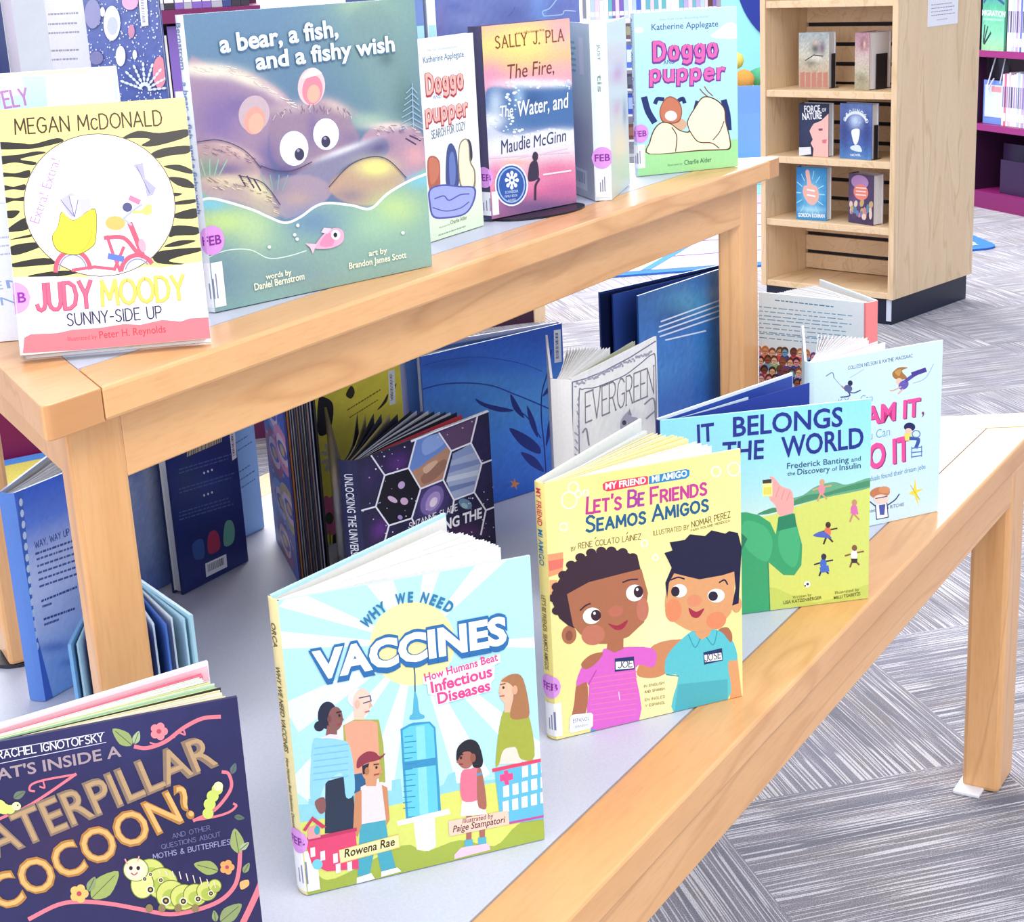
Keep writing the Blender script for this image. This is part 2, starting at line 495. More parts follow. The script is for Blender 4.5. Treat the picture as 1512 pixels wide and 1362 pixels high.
        for op in ops:
            if op[0] == 'v':
                cs = np.array([pc(c)[:3] for c in op[1].split()]); t = (1 - V.ravel()/s.h)*(len(cs)-1)
                i = np.clip(t.astype(int), 0, len(cs)-2); fr_ = (t-i)[:, None]
                C = cs[i]*(1-fr_) + cs[i+1]*fr_
                continue
            k = np.array(pc(op[1])[:3])
            if op[0] == 'b':
                r = math.radians(op[7] if len(op) > 7 else 0)
                dx, dy = X-op[2], Y-op[3]
                ax, ay = dx*math.cos(r)+dy*math.sin(r), -dx*math.sin(r)+dy*math.cos(r)
                m = op[6]*np.exp(-((ax/op[4])**2+(ay/op[5])**2))
            else:
                pts = spline(P(op[2]), True, 3); m = np.zeros(X.size, bool); dmin = np.full(X.size, 1e9)
                for i in range(len(pts)):
                    (x0, y0), (x1, y1) = pts[i-1], pts[i]
                    if y0 != y1:
                        m ^= ((y0 > Y) != (y1 > Y)) & (X < (x1-x0)*(Y-y0)/(y1-y0)+x0)
                    L2 = (x1-x0)**2+(y1-y0)**2+1e-9
                    t = np.clip(((X-x0)*(x1-x0)+(Y-y0)*(y1-y0))/L2, 0, 1)
                    dmin = np.minimum(dmin, np.hypot(X-x0-t*(x1-x0), Y-y0-t*(y1-y0)))
                sd = np.where(m, dmin, -dmin); fe = max(op[3], 1e-3)
                m = np.clip(sd/fe+.5, 0, 1)*(op[4] if len(op) > 4 else 1)
            C = C*(1-m[:, None]) + k*m[:, None]
        if grain:
            C = np.clip(C*(1+np.random.RandomState(seed).normal(0, grain, (X.size, 1))), 0, .9)
        y = s.y()
        vs = np.c_[U.ravel(), np.full(U.size, y), V.ravel()]
        idx = np.arange(U.size).reshape(ny+1, nx+1)
        fs = np.c_[idx[:-1, :-1].ravel(), idx[:-1, 1:].ravel(), idx[1:, 1:].ravel(), idx[1:, :-1].ravel()]
        s.mb.add(vs, fs.tolist(), cols=[(*c, 1) for c in C.tolist()])
        return s
    def greek(s, col, x0, y0, x1, y1, rows, dy, dx=0, hp=6, seed=0, ragged=.15):
        """lines of small print too small to read"""
        r = random.Random(seed); y = s.y()
        for i in range(rows):
            L = 1 - ragged*r.random(); t = 0.0
            while t < L:
                wl = (.03+.07*r.random()); t2 = min(L, t+wl)
                ax, ay = x0+(x1-x0)*t+dx*i, y0+(y1-y0)*t+dy*i; bx, by = x0+(x1-x0)*t2+dx*i, y0+(y1-y0)*t2+dy*i
                s.poly(col, [ax, ay, bx, by, bx, by-hp, ax, ay-hp], 0, y)
                t = t2+.018
        return s
from mathutils.geometry import tessellate_polygon
def tess(v):
    return [tuple(t) for t in tessellate_polygon([v])]
UNIT = [(0, 0), (1, 0), (1, 1), (0, 1)]

# ------------------------------------------------------------------ books
CT = 0.0026
def sticker_parts(root, geo, month=None, label=None, side='L', spine_only=False):
    """month sticker and call-number label, wrapped round the spine edge"""
    A, sd, out, mir, w, s, bulge = geo
    def wrap(u, e):
        if u >= 0: x, y = u, -e
        else:
            e = e + bulge*math.sin(math.pi*min(1, max(0, -u/s)))
            x, y = A[0] - u*sd[0] + out[0]*e, A[1] - u*sd[1] + out[1]*e
        return (w - x if mir else x), y
    if month:
        u0, z0, r, txt, col = month
        m = MB(); n = 14
        for i in range(n):
            a, b = u0 - r + 2*r*i/n, u0 - r + 2*r*(i+1)/n
            ha, hb = (math.sqrt(max(0, r*r-(t-u0)**2)) for t in (a, b))
            (xa, ya), (xb, yb) = wrap(a, 6e-4), wrap(b, 6e-4)
            m.add([(xa, ya, z0-ha), (xb, yb, z0-hb), (xb, yb, z0+hb), (xa, ya, z0+ha)], [(0, 1, 2, 3)], col)
        v, f = text_shape(txt, 0.02)
        if mir is False:
            W = v[:, 0].max()-v[:, 0].min(); k = 1.45*r/W
            pts = []
            for x, y in v:
                xx, yy = wrap(u0 + (x - v[:, 0].min() - W/2)*k, 7.5e-4)
                pts.append((xx, yy, z0 + (y/CAPH-.5)*r*.62))
            m.add(pts, f, '8A2A9A')
        m.build('month_sticker', MATTE, root, 'round lilac month sticker')
    if label:
        u0, u1, z0, z1 = label
        m = MB(); n = 8
        for i in range(n):
            a, b = u0+(u1-u0)*i/n, u0+(u1-u0)*(i+1)/n
            (xa, ya), (xb, yb) = wrap(a, 5e-4), wrap(b, 5e-4)
            m.add([(xa, ya, z0), (xb, yb, z0), (xb, yb, z1), (xa, ya, z1)], [(0, 1, 2, 3)], 'F6F6FA')
        for j in range(3):
            a = u0 + (u1-u0)*(.3+.15*j)
            (xa, ya), (xb, yb) = wrap(a, 6.5e-4), wrap(a+.0012, 6.5e-4)
            m.add([(xa, ya, z0+.2*(z1-z0)), (xb, yb, z0+.2*(z1-z0)), (xb, yb, z0+(.55+.1*j)*(z1-z0)), (xa, ya, z0+(.55+.1*j)*(z1-z0))], [(0, 1, 2, 3)], '8088A8')
        m.build('spine_label', MATTE, root, 'white call number label')

def book(label, x, y, yaw, w, h, z, thick=.012, op=0, side='L', lean=0, name='picture_book', cat='book', group=None,
         cover='8090C0', back=None, spine=None, inside='F0EEE8', page='F4F1EA', quad=None, art=None, clip=True,
         leaves=None, month=None, call=None, spine_art=None, mat=None, backlen=None, bulge=.0015, facing='front_cover', back_art=None):
    mat = mat or PRINT
    root = thing(name, label, cat, (x, y, z + .0006), (-math.radians(lean), 0, math.radians(yaw)), group)
    back = back or cover; spine = spine or cover
    mir = side == 'R'
    X = (lambda q: [(w-a, b) for a, b in q]) if mir else (lambda q: q)
    ph = math.radians(op); s = thick
    A = np.array([0.0, 0.0]); sd = np.array([-math.sin(ph/2), math.cos(ph/2)]); out = -np.array([math.cos(ph/2), math.sin(ph/2)])
    B = A + s*sd; bd = np.array([math.cos(ph), math.sin(ph)]); bn = np.array([math.sin(ph), -math.cos(ph)])
    bw = backlen or w
    # facing cover
    m = MB(); m.prism(X([(0, 0), (w, 0), (w, CT), (0, CT)]), 0, h, cover)
    m.add([(.0005, CT+2e-4, .003), (w-.0005, CT+2e-4, .003), (w-.0005, CT+2e-4, h-.003), (.0005, CT+2e-4, h-.003)], [(0, 1, 2, 3)], inside)
    if art:
        a = Art(m, quad or UNIT, w, h, clip); art(a)
    m.build(facing, mat, root)
    # other cover
    m = MB()
    q = [B, B+bd*bw, B+bd*bw+bn*CT, B+bn*CT]
    m.prism(X([tuple(t) for t in q]), 0, h, back)
    e = [B+bn*(CT+2e-4)+bd*.001, B+bd*(bw-.0008)+bn*(CT+2e-4)]
    e = X([tuple(t) for t in e])
    m.add([(*e[0], .003), (*e[1], .003), (*e[1], h-.003), (*e[0], h-.003)], [(0, 1, 2, 3)], inside)
    if back_art:
        k_ = len(m.v); a = Art(m, UNIT, bw, h); back_art(a)
        nv = []
        for (u, yy, zz) in m.v[k_:]:
            q_ = B + bd*(bw-u) + bn*yy
            (xx, y2), = X([tuple(q_)])
            nv.append((xx, y2, zz))
        m.v[k_:] = nv
    m.build('back_cover' if facing == 'front_cover' else 'front_cover', mat, root)
    # spine
    m = MB(); n = 6
    o1 = [A + sd*s*i/n + out*bulge*math.sin(math.pi*i/n) for i in range(n+1)]
    o2 = [A + sd*s*i/n + out*(bulge*math.sin(math.pi*i/n) - .0018) for i in range(n+1)][::-1]
    m.prism(X([tuple(t) for t in o1+o2]), 0, h, spine)
    if spine_art:
        for (t, z0, z1, cap, col) in spine_art:      # reads downwards from z1 to z0
            v, f = text_shape(t, .01)
            L = v[:, 0].max(); pts = []
            for px, py in v:
                u = s/2 + (py/CAPH-.5)*cap
                q = A + sd*(s-u if not mir else u) + out*(bulge + 4e-4)
                (xx, yy), = X([tuple(q)])
                pts.append((xx, yy, z1 - (z1-z0)*px/L))
            m.add(pts, f, col)
    m.build('spine', mat, root)
    # pages
    m = MB()
    if leaves is None:
        i0 = A + np.array([.002, CT+4e-4]); 
        c0 = np.array([w-.004, CT+4e-4]); c1 = B + bd*(bw-.004) + bn*(CT+4e-4); i1 = B + bn*(CT+4e-4) + bd*.002
        m.prism(X([tuple(t) for t in (i0, c0, c1, i1)]), .002, h-.003, page)
        k = 9
        for i in range(1, k):                       # the lines between the leaves along the fore-edge and the top
            t = i/k
            pa, pb = i0+(i1-i0)*t, c0+(c1-c0)*t
            (xa, ya), (xb, yb) = X([tuple(pa), tuple(pb)])
            m.add([(xa, ya-1e-4, h-.00295), (xb, yb-1e-4, h-.00295), (xb, yb+1e-4, h-.00295), (xa, ya+1e-4, h-.00295)], [(0, 1, 2, 3)], 'C8C6C8')
            dx = -4e-5 if mir else 4e-5
            m.add([(xb+dx, yb-1e-4, .002), (xb+dx, yb+1e-4, .002), (xb+dx, yb+1e-4, h-.003), (xb+dx, yb-1e-4, h-.003)], [(0, 1, 2, 3)], 'C8C6C8')
        m.build('page_block', PAPER, root)
    else:
        r = random.Random(len(label))
        for (f0, f1, n, cols, lf) in leaves:
            for i in range(n):
                t = (f0+f1)/2 if n == 1 else f0+(f1-f0)*i/(n-1)
                so = A + sd*s*min(.86, max(.14, t)) + np.array([math.cos(ph/2), math.sin(ph/2)])*.003
                L = (w-.007)*lf*(1-.012*r.random())
                th = ph*t
                st = ph*(.5+.25*(t-.5)); pts = [so]
                K = 6
                for j in range(K):
                    an = st + (th-st)*min(1, (j+1)/3.2)
                    pts.append(pts[-1] + L/K*np.array([math.cos(an), math.sin(an)]))
                nn = np.array([-math.sin(th), math.cos(th)])*.00022
                q = [tuple(p_-nn) for p_ in pts] + [tuple(p_+nn) for p_ in pts[::-1]]
                m.prism(X(q), .003, h-.004-.001*r.random(), cols.split()[i % len(cols.split())])
        o = m.build('pages', PAPER, root); 
    if month or call:
        sticker_parts(root, (A, sd, out, mir, w, s, bulge), month, call)
    return root

# ------------------------------------------------------------------ the room
fl = MB(); fl.box(-4, 16, -4, 12, -0.05, 0, 'C0C0C8')
structure(fl.build('floor', CARPET))
wl = MB()                                      # far wall, square to the view
def wall_strip(p0, p1, t, z1):
    d = np.array([p1[0]-p0[0], p1[1]-p0[1]]); d /= np.hypot(*d); n = np.array([-d[1], d[0]])*t
    return [tuple(p0), tuple(p1), (p1[0]+n[0], p1[1]+n[1]), (p0[0]+n[0], p0[1]+n[1])]
wl.prism(wall_strip((13.9, -.1), (4.8, 12.9), -.12, 0), 0, 2.9)
structure(wl.build('wall_back', WALL))

# ------------------------------------------------------------------ the two-tier display: riser on a low trapezoid table
def rounded(poly, rad, which):
    out = []
    n = len(poly)
    for i, q in enumerate(poly):
        if i not in which: out.append(q); continue
        a, b, c = np.array(poly[i-1], float), np.array(q, float), np.array(poly[(i+1) % n], float)
        u = (a-b)/np.linalg.norm(a-b); v = (c-b)/np.linalg.norm(c-b)
        p0, p2 = b+u*rad, b+v*rad
        for t in np.linspace(0, 1, 6):
            out.append(tuple((1-t)**2*p0 + 2*t*(1-t)*b + t*t*p2))
    return out
def solid(name, poly, z0, z1, mat, parent, bevel=.003, label=None):
    m = MB(); m.prism([tuple(q) for q in poly], z0, z1)
    return m.build(name, mat, parent, label, bevel)
G_ = .0006
RL, RD, KL, KR, WB, FB = 1.35, .50, .60, .577, .0565, .061
riser = thing('display_riser', 'maple trapezoid riser with grey top standing on the low table and lined with books', 'display stand', (0, 0, LOW))
z1, z0 = TOP-LOW, TOP-LOW-.0262
def rp(x, y): return (x, y)
solid('left_end_band', rounded([(0, 0), (WB, 0), (WB+KL*RD, RD), (KL*RD, RD)], .011, (0, 3)), z0, z1, MAPLE_L, riser)
solid('right_end_band', rounded([(RL-WB*.8, 0), (RL, 0), (RL-KR*RD, RD), (RL-WB*.8-KR*RD, RD)], .016, (1, 2)), z0, z1, MAPLE_R, riser)
solid('front_band', [(WB+G_, 0), (RL-WB*.8-G_, 0), (RL-WB*.8-G_-KR*FB, FB), (WB+G_+KL*FB, FB)], z0, z1, MAPLE_X, riser)
solid('back_band', [(WB+G_+KL*(RD-FB), RD-FB), (RL-WB*.8-G_-KR*(RD-FB), RD-FB), (RL-WB*.8-G_-KR*RD, RD), (WB+G_+KL*RD, RD)], z0, z1, MAPLE_X, riser)
solid('top_inlay', [(WB+G_+KL*(FB+G_), FB+G_), (RL-WB*.8-G_-KR*(FB+G_), FB+G_), (RL-WB*.8-G_-KR*(RD-FB-G_), RD-FB-G_), (WB+G_+KL*(RD-FB-G_), RD-FB-G_)], z0, z1-.0004, LAMINATE, riser, 0, 'grey laminate top inlay')
I_, A_, YF = .0363, .0565, .0205
za = TOP-LOW-.0813
solid('front_apron', [(I_+A_, YF+.001), (RL-I_-A_, YF+.001), (RL-I_-A_, YF+.021), (I_+A_, YF+.021)], za, z0, MAPLE_X, riser, .0015)
solid('back_apron', [(KL*RD+.03, RD-.05), (RL-KR*RD-.03, RD-.05), (RL-KR*RD-.03, RD-.03), (KL*RD+.03, RD-.03)], za, z0, MAPLE_X, riser, .0015)
solid('left_apron', [(I_+.034, YF+.04), (I_+.054, YF+.04), (.267+.02, .41), (.267, .41)], za, z0, MAPLE_L, riser, .0015)
solid('right_apron', [(RL-I_-.034, YF+.04), (RL-I_-.054, YF+.04), (RL-.267, .41), (RL-.267+.02, .41)], za, z0, MAPLE_R, riser, .0015)
fw = .033
legs = [[(I_, YF), (I_+A_, YF), (I_+A_+.5*fw, YF+.866*fw), (I_+.5*fw, YF+.866*fw)],
        [(RL-I_-A_, YF), (RL-I_, YF), (RL-I_-.5*fw, YF+.866*fw), (RL-I_-A_-.5*fw, YF+.866*fw)],
        [(.2772, .4181), (.301, .4062), (.301+.028, .4062+.048), (.2772+.028, .4181+.048)],
        [(RL-.2772, .4181), (RL-.301, .4062), (RL-.301-.028, .4062+.048), (RL-.2772-.028, .4181+.048)]]
for q in legs:
    lg = solid('leg', q, .004, z0, MAPLE_Z, riser, .004)
    cx, cy = np.mean(q, axis=0)
    g = MB(); g.disc(cx, cy, 0, .004, .0275, '303038')
    g.build('foot_glide', RUBBER, lg, 'dark round foot glide')

low = thing('display_table', 'low maple trapezoid table with grey top holding the riser and the front row of books', 'table', (0, 0, 0))
LX0, LX1, LY0, LY1, LK, LB = -.60, 1.60, -.32, .60, .577, .08
H_ = LY1-LY0
def lp(x, y, side): return (x + (LK if side == 'l' else -LK)*(y-LY0), y)
t0 = LOW-.032
solid('left_end_band', rounded([lp(LX0, LY0, 'l'), lp(LX0+LB, LY0, 'l'), lp(LX0+LB, LY1, 'l'), lp(LX0, LY1, 'l')], .014, (0, 3)), t0, LOW, MAPLE_L, low)
solid('right_end_band', rounded([lp(LX1-LB, LY0, 'r'), lp(LX1, LY0, 'r'), lp(LX1, LY1, 'r'), lp(LX1-LB, LY1, 'r')], .014, (1, 2)), t0, LOW, MAPLE_R, low)
def lstrip(ya, yb, g=G_):
    return [lp(LX0+LB+g, ya, 'l'), lp(LX1-LB-g, ya, 'r'), lp(LX1-LB-g, yb, 'r'), lp(LX0+LB+g, yb, 'l')]
solid('front_band', lstrip(LY0, LY0+.064), t0, LOW, MAPLE_X, low)
solid('back_band', lstrip(LY1-.064, LY1), t0, LOW, MAPLE_X, low)
solid('top_inlay', lstrip(LY0+.0646, LY1-.0646), t0, LOW-.0003, LAMINATE, low, 0, 'grey laminate top inlay')
solid('front_apron', [(-.40, -.317), (1.398, -.317), (1.398, -.297), (-.40, -.297)], LOW-.082, t0, MAPLE_X, low, .0015)
solid('back_apron', [(0.0, LY1-.05), (1.0, LY1-.05), (1.0, LY1-.03), (0.0, LY1-.03)], LOW-.082, t0, MAPLE_X, low, .0015)
solid('left_apron', [(-.44, -.25), (-.42, -.25), (-.055, .50), (-.075, .50)], LOW-.082, t0, MAPLE_L, low, .0015)
solid('right_apron', [(1.44, -.25), (1.42, -.25), (1.055, .50), (1.075, .50)], LOW-.082, t0, MAPLE_R, low, .0015)
for (x0, x1, y0, y1) in [(1.3974, 1.4745, -.317, -.262), (-.4745, -.3974, -.317, -.262), (1.0, 1.075, .50, .555), (-.075, 0.0, .50, .555)]:
    lg = solid('leg', [(x0, y0), (x1, y0), (x1, y1), (x0, y1)], .001, t0, MAPLE_Z, low, .007)
    g = MB(); g.box(x0-.024, x1+.024, y0+.022, y1+.006, 0, .006, 'ECECF2')
    g.build('foot_plate', METAL, lg, 'white square foot plate', .002)

# ------------------------------------------------------------------ artwork of the covers (coordinates are those of the printed face)
FEB = 'DE9BE6'
def art_tiger(a):
    a.fill('F6E488')
    a.fr(0, 0, 3.78)
    K = '241F1C'
    for s in ['0 858 130 860 200 865 330 830 372 845 320 865 210 890 130 895 0 895', '0 940 120 925 220 905 270 915 130 950 215 965 200 985 100 970 0 985',
              '10 1025 100 1030 180 1010 170 1055 80 1050 15 1050', '20 1095 90 1105 155 1090 150 1125 90 1120 25 1130', '35 1165 100 1170 150 1160 150 1185 90 1185 40 1200',
              '45 1250 125 1240 90 1280 45 1277', '60 1345 160 1290 168 1310 165 1345 65 1359', '690 830 780 785 900 795 1050 773 1050 815 880 868 800 866 850 830 760 826',
              '850 915 920 880 1062 864 1058 905 960 920 880 937', '920 980 1010 970 1082 1002 1072 1020 1000 1005', '950 1040 1040 1045 1088 1080 1082 1100 1000 1085',
              '975 1125 1025 1130 985 1146', '985 1175 1092 1158 1088 1180 990 1192', '985 1240 1104 1208 1098 1262 990 1266', '960 1340 1109 1318 1104 1350 965 1362']:
        a.poly(K, s, 1)
    a.fr(0, 300, 3.78)
    for s in ['45 110 120 105 85 145 45 141', '60 205 150 145 168 175 168 208 65 226', '75 265 190 235 188 250 80 268', '75 305 205 280 245 302 90 356',
              '85 400 260 365 345 392 200 412 90 421', '165 470 300 440 405 433 440 448 300 472', '950 235 970 175 1107 180 1102 220 1000 226', '920 290 1000 255 1097 254 1000 286',
              '880 320 1117 290 1117 312 1000 345 950 370 1050 385 885 381']:
        a.poly(K, s, 1)
    # title panel torn across the stripes
    a.poly('FBF9FC', '30 478 160 474 320 468 480 470 640 440 820 402 900 408 1010 388 1100 372 1160 362 1180 520 1190 860 40 960')
    a.fr(0, 0, 3.78)
    a.ell('5A4632', 566, 1200, 420, 398, n=48); a.ell('FCFAFE', 566, 1200, 415, 393, n=48)
    a.fr(0, 300, 3.78)
    # a delivery bicycle with a yellow newspaper bag
    R_ = 'E0566E'
    a.ring(R_, 420, 436, 96, 112, 26, 180, 350); a.ring('8A8AB0', 420, 436, 76, 90, 8, 185, 345)
    a.ring(R_, 778, 440, 92, 100, 26, 190, 322); a.ring('8A8AB0', 778, 440, 70, 78, 8, 195, 320)
    a.line(R_, 24, '600 248 700 246 770 320 800 345', 1); a.line(R_, 30, '738 170 770 250 800 330')
    a.line(R_, 18, '610 240 640 330 680 430'); a.line(R_, 18, '420 430 540 410 650 420 700 300'); a.line('5A74C0', 34, '625 350 690 362')
    a.line('A8B0D8', 12, '742 172 700 140 750 96 800 60'); a.line('F07A9A', 30, '742 26 782 44')
    a.poly('F0C070', '745 96 800 90 832 56 856 62 858 108 832 120 800 108 752 112'); a.ell('4A4A78', 722, 76, 27, 26)
    a.ell('F0A0B0', 803, 285, 20, 38, -12); a.ell('F4B060', 655, 165, 55, 40)
    for i, s in enumerate(['352 40 410 0 450 20 420 140 395 120', '400 20 470 10 480 110 430 140', '450 40 520 30 525 75 480 125']):
        a.poly(['B8B4D0', 'CFCCE0', 'C0BCD6'][i], s); a.line('6A6690', 4, s.split()[0]+' '+s.split()[1]+' 430 135')
    a.poly('8A7A20', '356 108 400 142 440 148 544 86 550 250 524 304 442 346 336 326 304 250 336 190', 1)
    a.poly('F6EA3C', '360 112 400 146 440 152 540 92 545 250 520 300 440 341 340 321 309 250 340 190', 1)
    a.line('B8A820', 5, '525 205 520 250 500 290 470 325', 1)
    a.fr(0, 0, 3.78)
    a.poly('A8A4C4', '755 975 808 962 822 1050 880 1100 862 1140 830 1148 812 1050'); a.line('6A6690', 4, '775 985 845 1130')
    a.text('B48CD4', 'Extra! Extra!', 232, 1312, 352, 955, 52, -.004)
    a.pen('3A1E16', 'MEGAN McDONALD', 103, 812, 916, 752, 84, .10)
    a.fr(0, 300, 3.78)
    a.pen('C83058', 'JUDY', 224, 660, 526, 632, 144, .165); a.pen('E4607E', 'JUDY', 224, 658, 526, 630, 144, .125)
    a.pen('C8A038', 'MOODY', 584, 622, 1034, 576, 132, .16); a.pen('ECCF5C', 'MOODY', 584, 620, 1034, 574, 132, .12)
    a.pen('2C2850', 'SUNNY-SIDE UP', 390, 740, 908, 682, 66, .11)
    a.poly('E8747C', '148 812 185 792 330 782 420 760 560 748 700 722 790 724 910 694 1010 700 1060 682 1180 672 1190 800 1000 810 700 850 140 900')
    a.text('C83848', 'Illustrated by', 390, 826, 552, 806, 24); a.text('C03040', 'Peter H. Reynolds', 566, 806, 930, 762, 40, .004)

def art_forest(a):
    a.fr(240, 0, 3.583)
    a.paint('6E8CA6', [
        ('v', '6C8CA8 66849E 5C7896 587498 58708E'),
        ('b', '8FB0A0', 1180, 60, 330, 200, .8), ('b', '7FA096', 1200, 350, 260, 300, .75), ('b', 'A8C4A0', 1050, 30, 120, 60, .7),
        ('p', '7E9A9A', '1020 60 1180 40 1260 300 1250 560 1140 600 1100 400 1010 260', 40, .6), ('b', '4E6670', 1190, 320, 40, 40, .6), ('b', '5E7A70', 1280, 560, 60, 150, .6),
        ('b', 'B0CCB0', 1100, 640, 120, 40, .7),
        ('p', 'A58AA0', '140 350 250 342 420 372 560 432 690 550 600 640 560 800 620 1150 400 1080 190 1080', 14),
        ('b', 'FBF3D8', 250, 372, 170, 36, .95, 6), ('b', 'F4E8D0', 450, 420, 130, 30, .9, 22), ('b', 'E6D0CC', 600, 500, 70, 24, .8, 35),
        ('b', '7A68A4', 300, 640, 130, 170, .75), ('b', '6A5C98', 430, 560, 110, 60, .6), ('b', '6A5C9A', 250, 900, 140, 60, .7),
        ('p', '9C8398', '580 610 640 560 760 560 860 530 960 570 1020 680 1045 740 980 800 860 890 740 930 640 900 570 800', 16),
        ('b', 'C8B0B4', 700, 570, 130, 30, .8, -6), ('b', 'D8C0B8', 930, 570, 90, 30, .8, 25), ('b', '6E6098', 560, 850, 60, 110, .8), ('b', '70629A', 800, 690, 30, 90, .6), ('b', '7C6E98', 1000, 740, 60, 40, .5),
        ('b', '5A5088', 640, 910, 110, 50, .8),
        ('p', 'B89A9E', '180 765 300 755 420 800 520 900 480 960 330 950 190 950', 14), ('b', 'E8C8B8', 400, 800, 120, 26, .7, 25), ('b', '6A5C90', 330, 900, 130, 40, .8),
        ('b', '7AA080', 240, 900, 60, 70, .7),
        ('p', 'B8A0A0', '190 960 300 930 440 930 545 985 625 1090 600 1150 480 1090 330 1050 190 1075', 12), ('b', 'F4E8B0', 520, 1000, 80, 50, .9, 35), ('b', 'E8D8B0', 350, 960, 120, 26, .7),
        ('p', 'B08FA2', '1090 700 1200 655 1300 675 1370 710 1390 820 1390 930 1300 960 1180 850 1060 770', 14), ('b', 'F0E0D0', 1200, 672, 120, 20, .8), ('b', 'E8A8A8', 1340, 830, 60, 60, .7),
        ('p', '8A86A0', '790 880 950 790 1150 735 1195 760 1180 830 1000 865 900 960 860 1040 690 960', 10), ('b', 'E8E4E8', 960, 800, 150, 16, .85, -20), ('b', '565080', 1150, 790, 60, 30, .8, -20),
        ('p', 'A894A4', '600 960 780 930 900 1000 850 1080 760 1130 650 1160 590 1080', 12), ('b', '6A7A90', 600, 980, 60, 60, .6), ('b', 'C8A890', 720, 1060, 70, 40, .6),
        ('p', 'C0A088', '880 990 980 890 1090 838 1180 850 1280 940 1255 1030 1100 1090 960 1070', 8), ('b', 'F8F48C', 1130, 890, 90, 45, .95), ('b', '8A7A90', 1000, 1040, 90, 40, .7),
        ('p', '8FB4A4', '170 1060 260 1052 350 1075 480 1115 560 1152 650 1182 730 1150 810 1096 880 1078 1000 1088 1100 1108 1190 1030 1300 965 1420 918 1460 1400 1400 1680 200 1760', 8),
        ('b', 'C4E08A', 330, 1180, 170, 70, .95), ('b', 'BFDDA0', 480, 1240, 110, 120, .7), ('b', 'C0DC90', 1230, 1110, 130, 90, .9), ('b', 'A8D0A8', 1120, 1200, 120, 80, .7),
        ('b', '7FC8DC', 250, 1085, 90, 30, .9), ('b', '80C8DC', 1360, 960, 70, 40, .8), ('b', '6C8CB0', 800, 1180, 150, 90, .85), ('b', '6E8EA0', 300, 1480, 200, 180, .9), ('b', '7C98A0', 700, 1450, 300, 120, .8), ('b', '88A8A0', 1200, 1420, 250, 120, .7)],
        170, .02)
    a.line('F4F8FC', 13, '190 1066 250 1052 340 1070 480 1114 560 1150 650 1182 730 1152 810 1096 880 1078 1000 1090 1100 1108 1190 1030 1300 965 1410 920', 1)
    a.line('D8ECE0', 5, '210 1380 330 1330 460 1325 560 1370 660 1360 760 1330', 1)
    for cx, cy, rx, ry, r, c in [(490, 604, 82, 98, 12, 'C8B0B8'), (492, 640, 56, 74, 12, 'E8A494'), (500, 655, 40, 55, 10, 'F0B49C'), (795, 462, 72, 100, 6, 'E8C8C8'), (800, 480, 54, 78, 6, 'EC8C9C'), (806, 500, 34, 48, 6, 'F4B49C')]:
        a.ell(c, cx, cy, rx, ry, r)
    a.poly('F4E4DC', '745 420 800 362 850 390 830 400', 1)
    for cx, cy, rx, ry in [(700, 788, 76, 92), (870, 714, 68, 84)]:
        a.ell('8A84A8', cx, cy, rx+3, ry+3); a.ell('FCFCFF', cx, cy, rx, ry)
    a.ell('3E3C58', 728, 820, 26, 33); a.ell('3E3C58', 868, 753, 24, 31); a.ell('9A98B0', 722, 800, 8, 8); a.ell('9A98B0', 864, 736, 8, 8)
    for s in ['410 930 440 985', '450 935 485 995', '485 950 520 1010', '1290 740 1340 770', '1310 725 1365 750']: a.line('4A3E60', 8, s)
    for x in (205, 225, 250, 275, 300): a.line('9CC0A0', 6, f'{x} 930 {x+(x-250)*.9} 845')
    for x in (560, 585, 610, 635): a.line('8CA8A8', 5, f'{x} 1010 {x+(x-600)*.9} 930')
    rf = random.Random(6)
    for i in range(60):
        t = rf.random(); x = 150+540*t; y_ = 352+(198*max(0, t-.35)**1.3/.57)+rf.uniform(-4, 22); a.line('FBF4DC' if i % 3 else 'D8C4C0', 3, f'{x} {y_} {x+rf.uniform(12, 34)} {y_+rf.uniform(2, 16)}')
    for i in range(46):
        x = rf.uniform(600, 1000); y_ = 552+abs(x-800)**1.5*.012+rf.uniform(-2, 30); a.line('D8C4C4' if i % 2 else '8A7488', 3, f'{x} {y_} {x+rf.uniform(-14, 14)} {y_+rf.uniform(10, 26)}')
    for i in range(40):
        x = rf.uniform(230, 590); y_ = 940+max(0, x-430)**1.25*.22+rf.uniform(0, 60); a.line('F0E4B4' if i % 2 else '8A7070', 3, f'{x} {y_} {x+rf.uniform(14, 30)} {y_+rf.uniform(4, 18)}')
    for i in range(30):
        x = rf.uniform(210, 480); y_ = 772+max(0, x-330)*.42+rf.uniform(-2, 40); a.line('D8B4B0' if i % 2 else '6E5A80', 3, f'{x} {y_} {x+rf.uniform(14, 30)} {y_+rf.uniform(2, 14)}')
    for i in range(26):
        x = rf.uniform(1110, 1360); y_ = 668+rf.uniform(0, 50)+max(0, x-1300)*.6; a.line('F0DCD8' if i % 2 else '7A6488', 3, f'{x} {y_} {x+rf.uniform(8, 26)} {y_+rf.uniform(-2, 14)}')
    for s in ['180 752 300 742 430 795 520 890', '880 992 985 882 1095 836 1190 850 1285 945', '520 880 600 905 690 905 790 860', '400 930 530 970 620 1085']: a.line('4E4468', 5, s, 1)
    for i in range(7): a.line('9AB8D0', 5, f'1320 {470+i*32} {1290-i*6} {500+i*32}'); a.line('9AB8D0', 5, f'1320 {470+i*32} {1345+i*5} {500+i*32}')
    a.line('9AB8D0', 5, '1320 450 1325 680')
    a.poly('F4B0CC', '800 1310 850 1240 905 1210 950 1225 950 1280 900 1312 840 1320', 1); a.poly('F090B4', '825 1300 870 1235 905 1260 890 1305', 1)
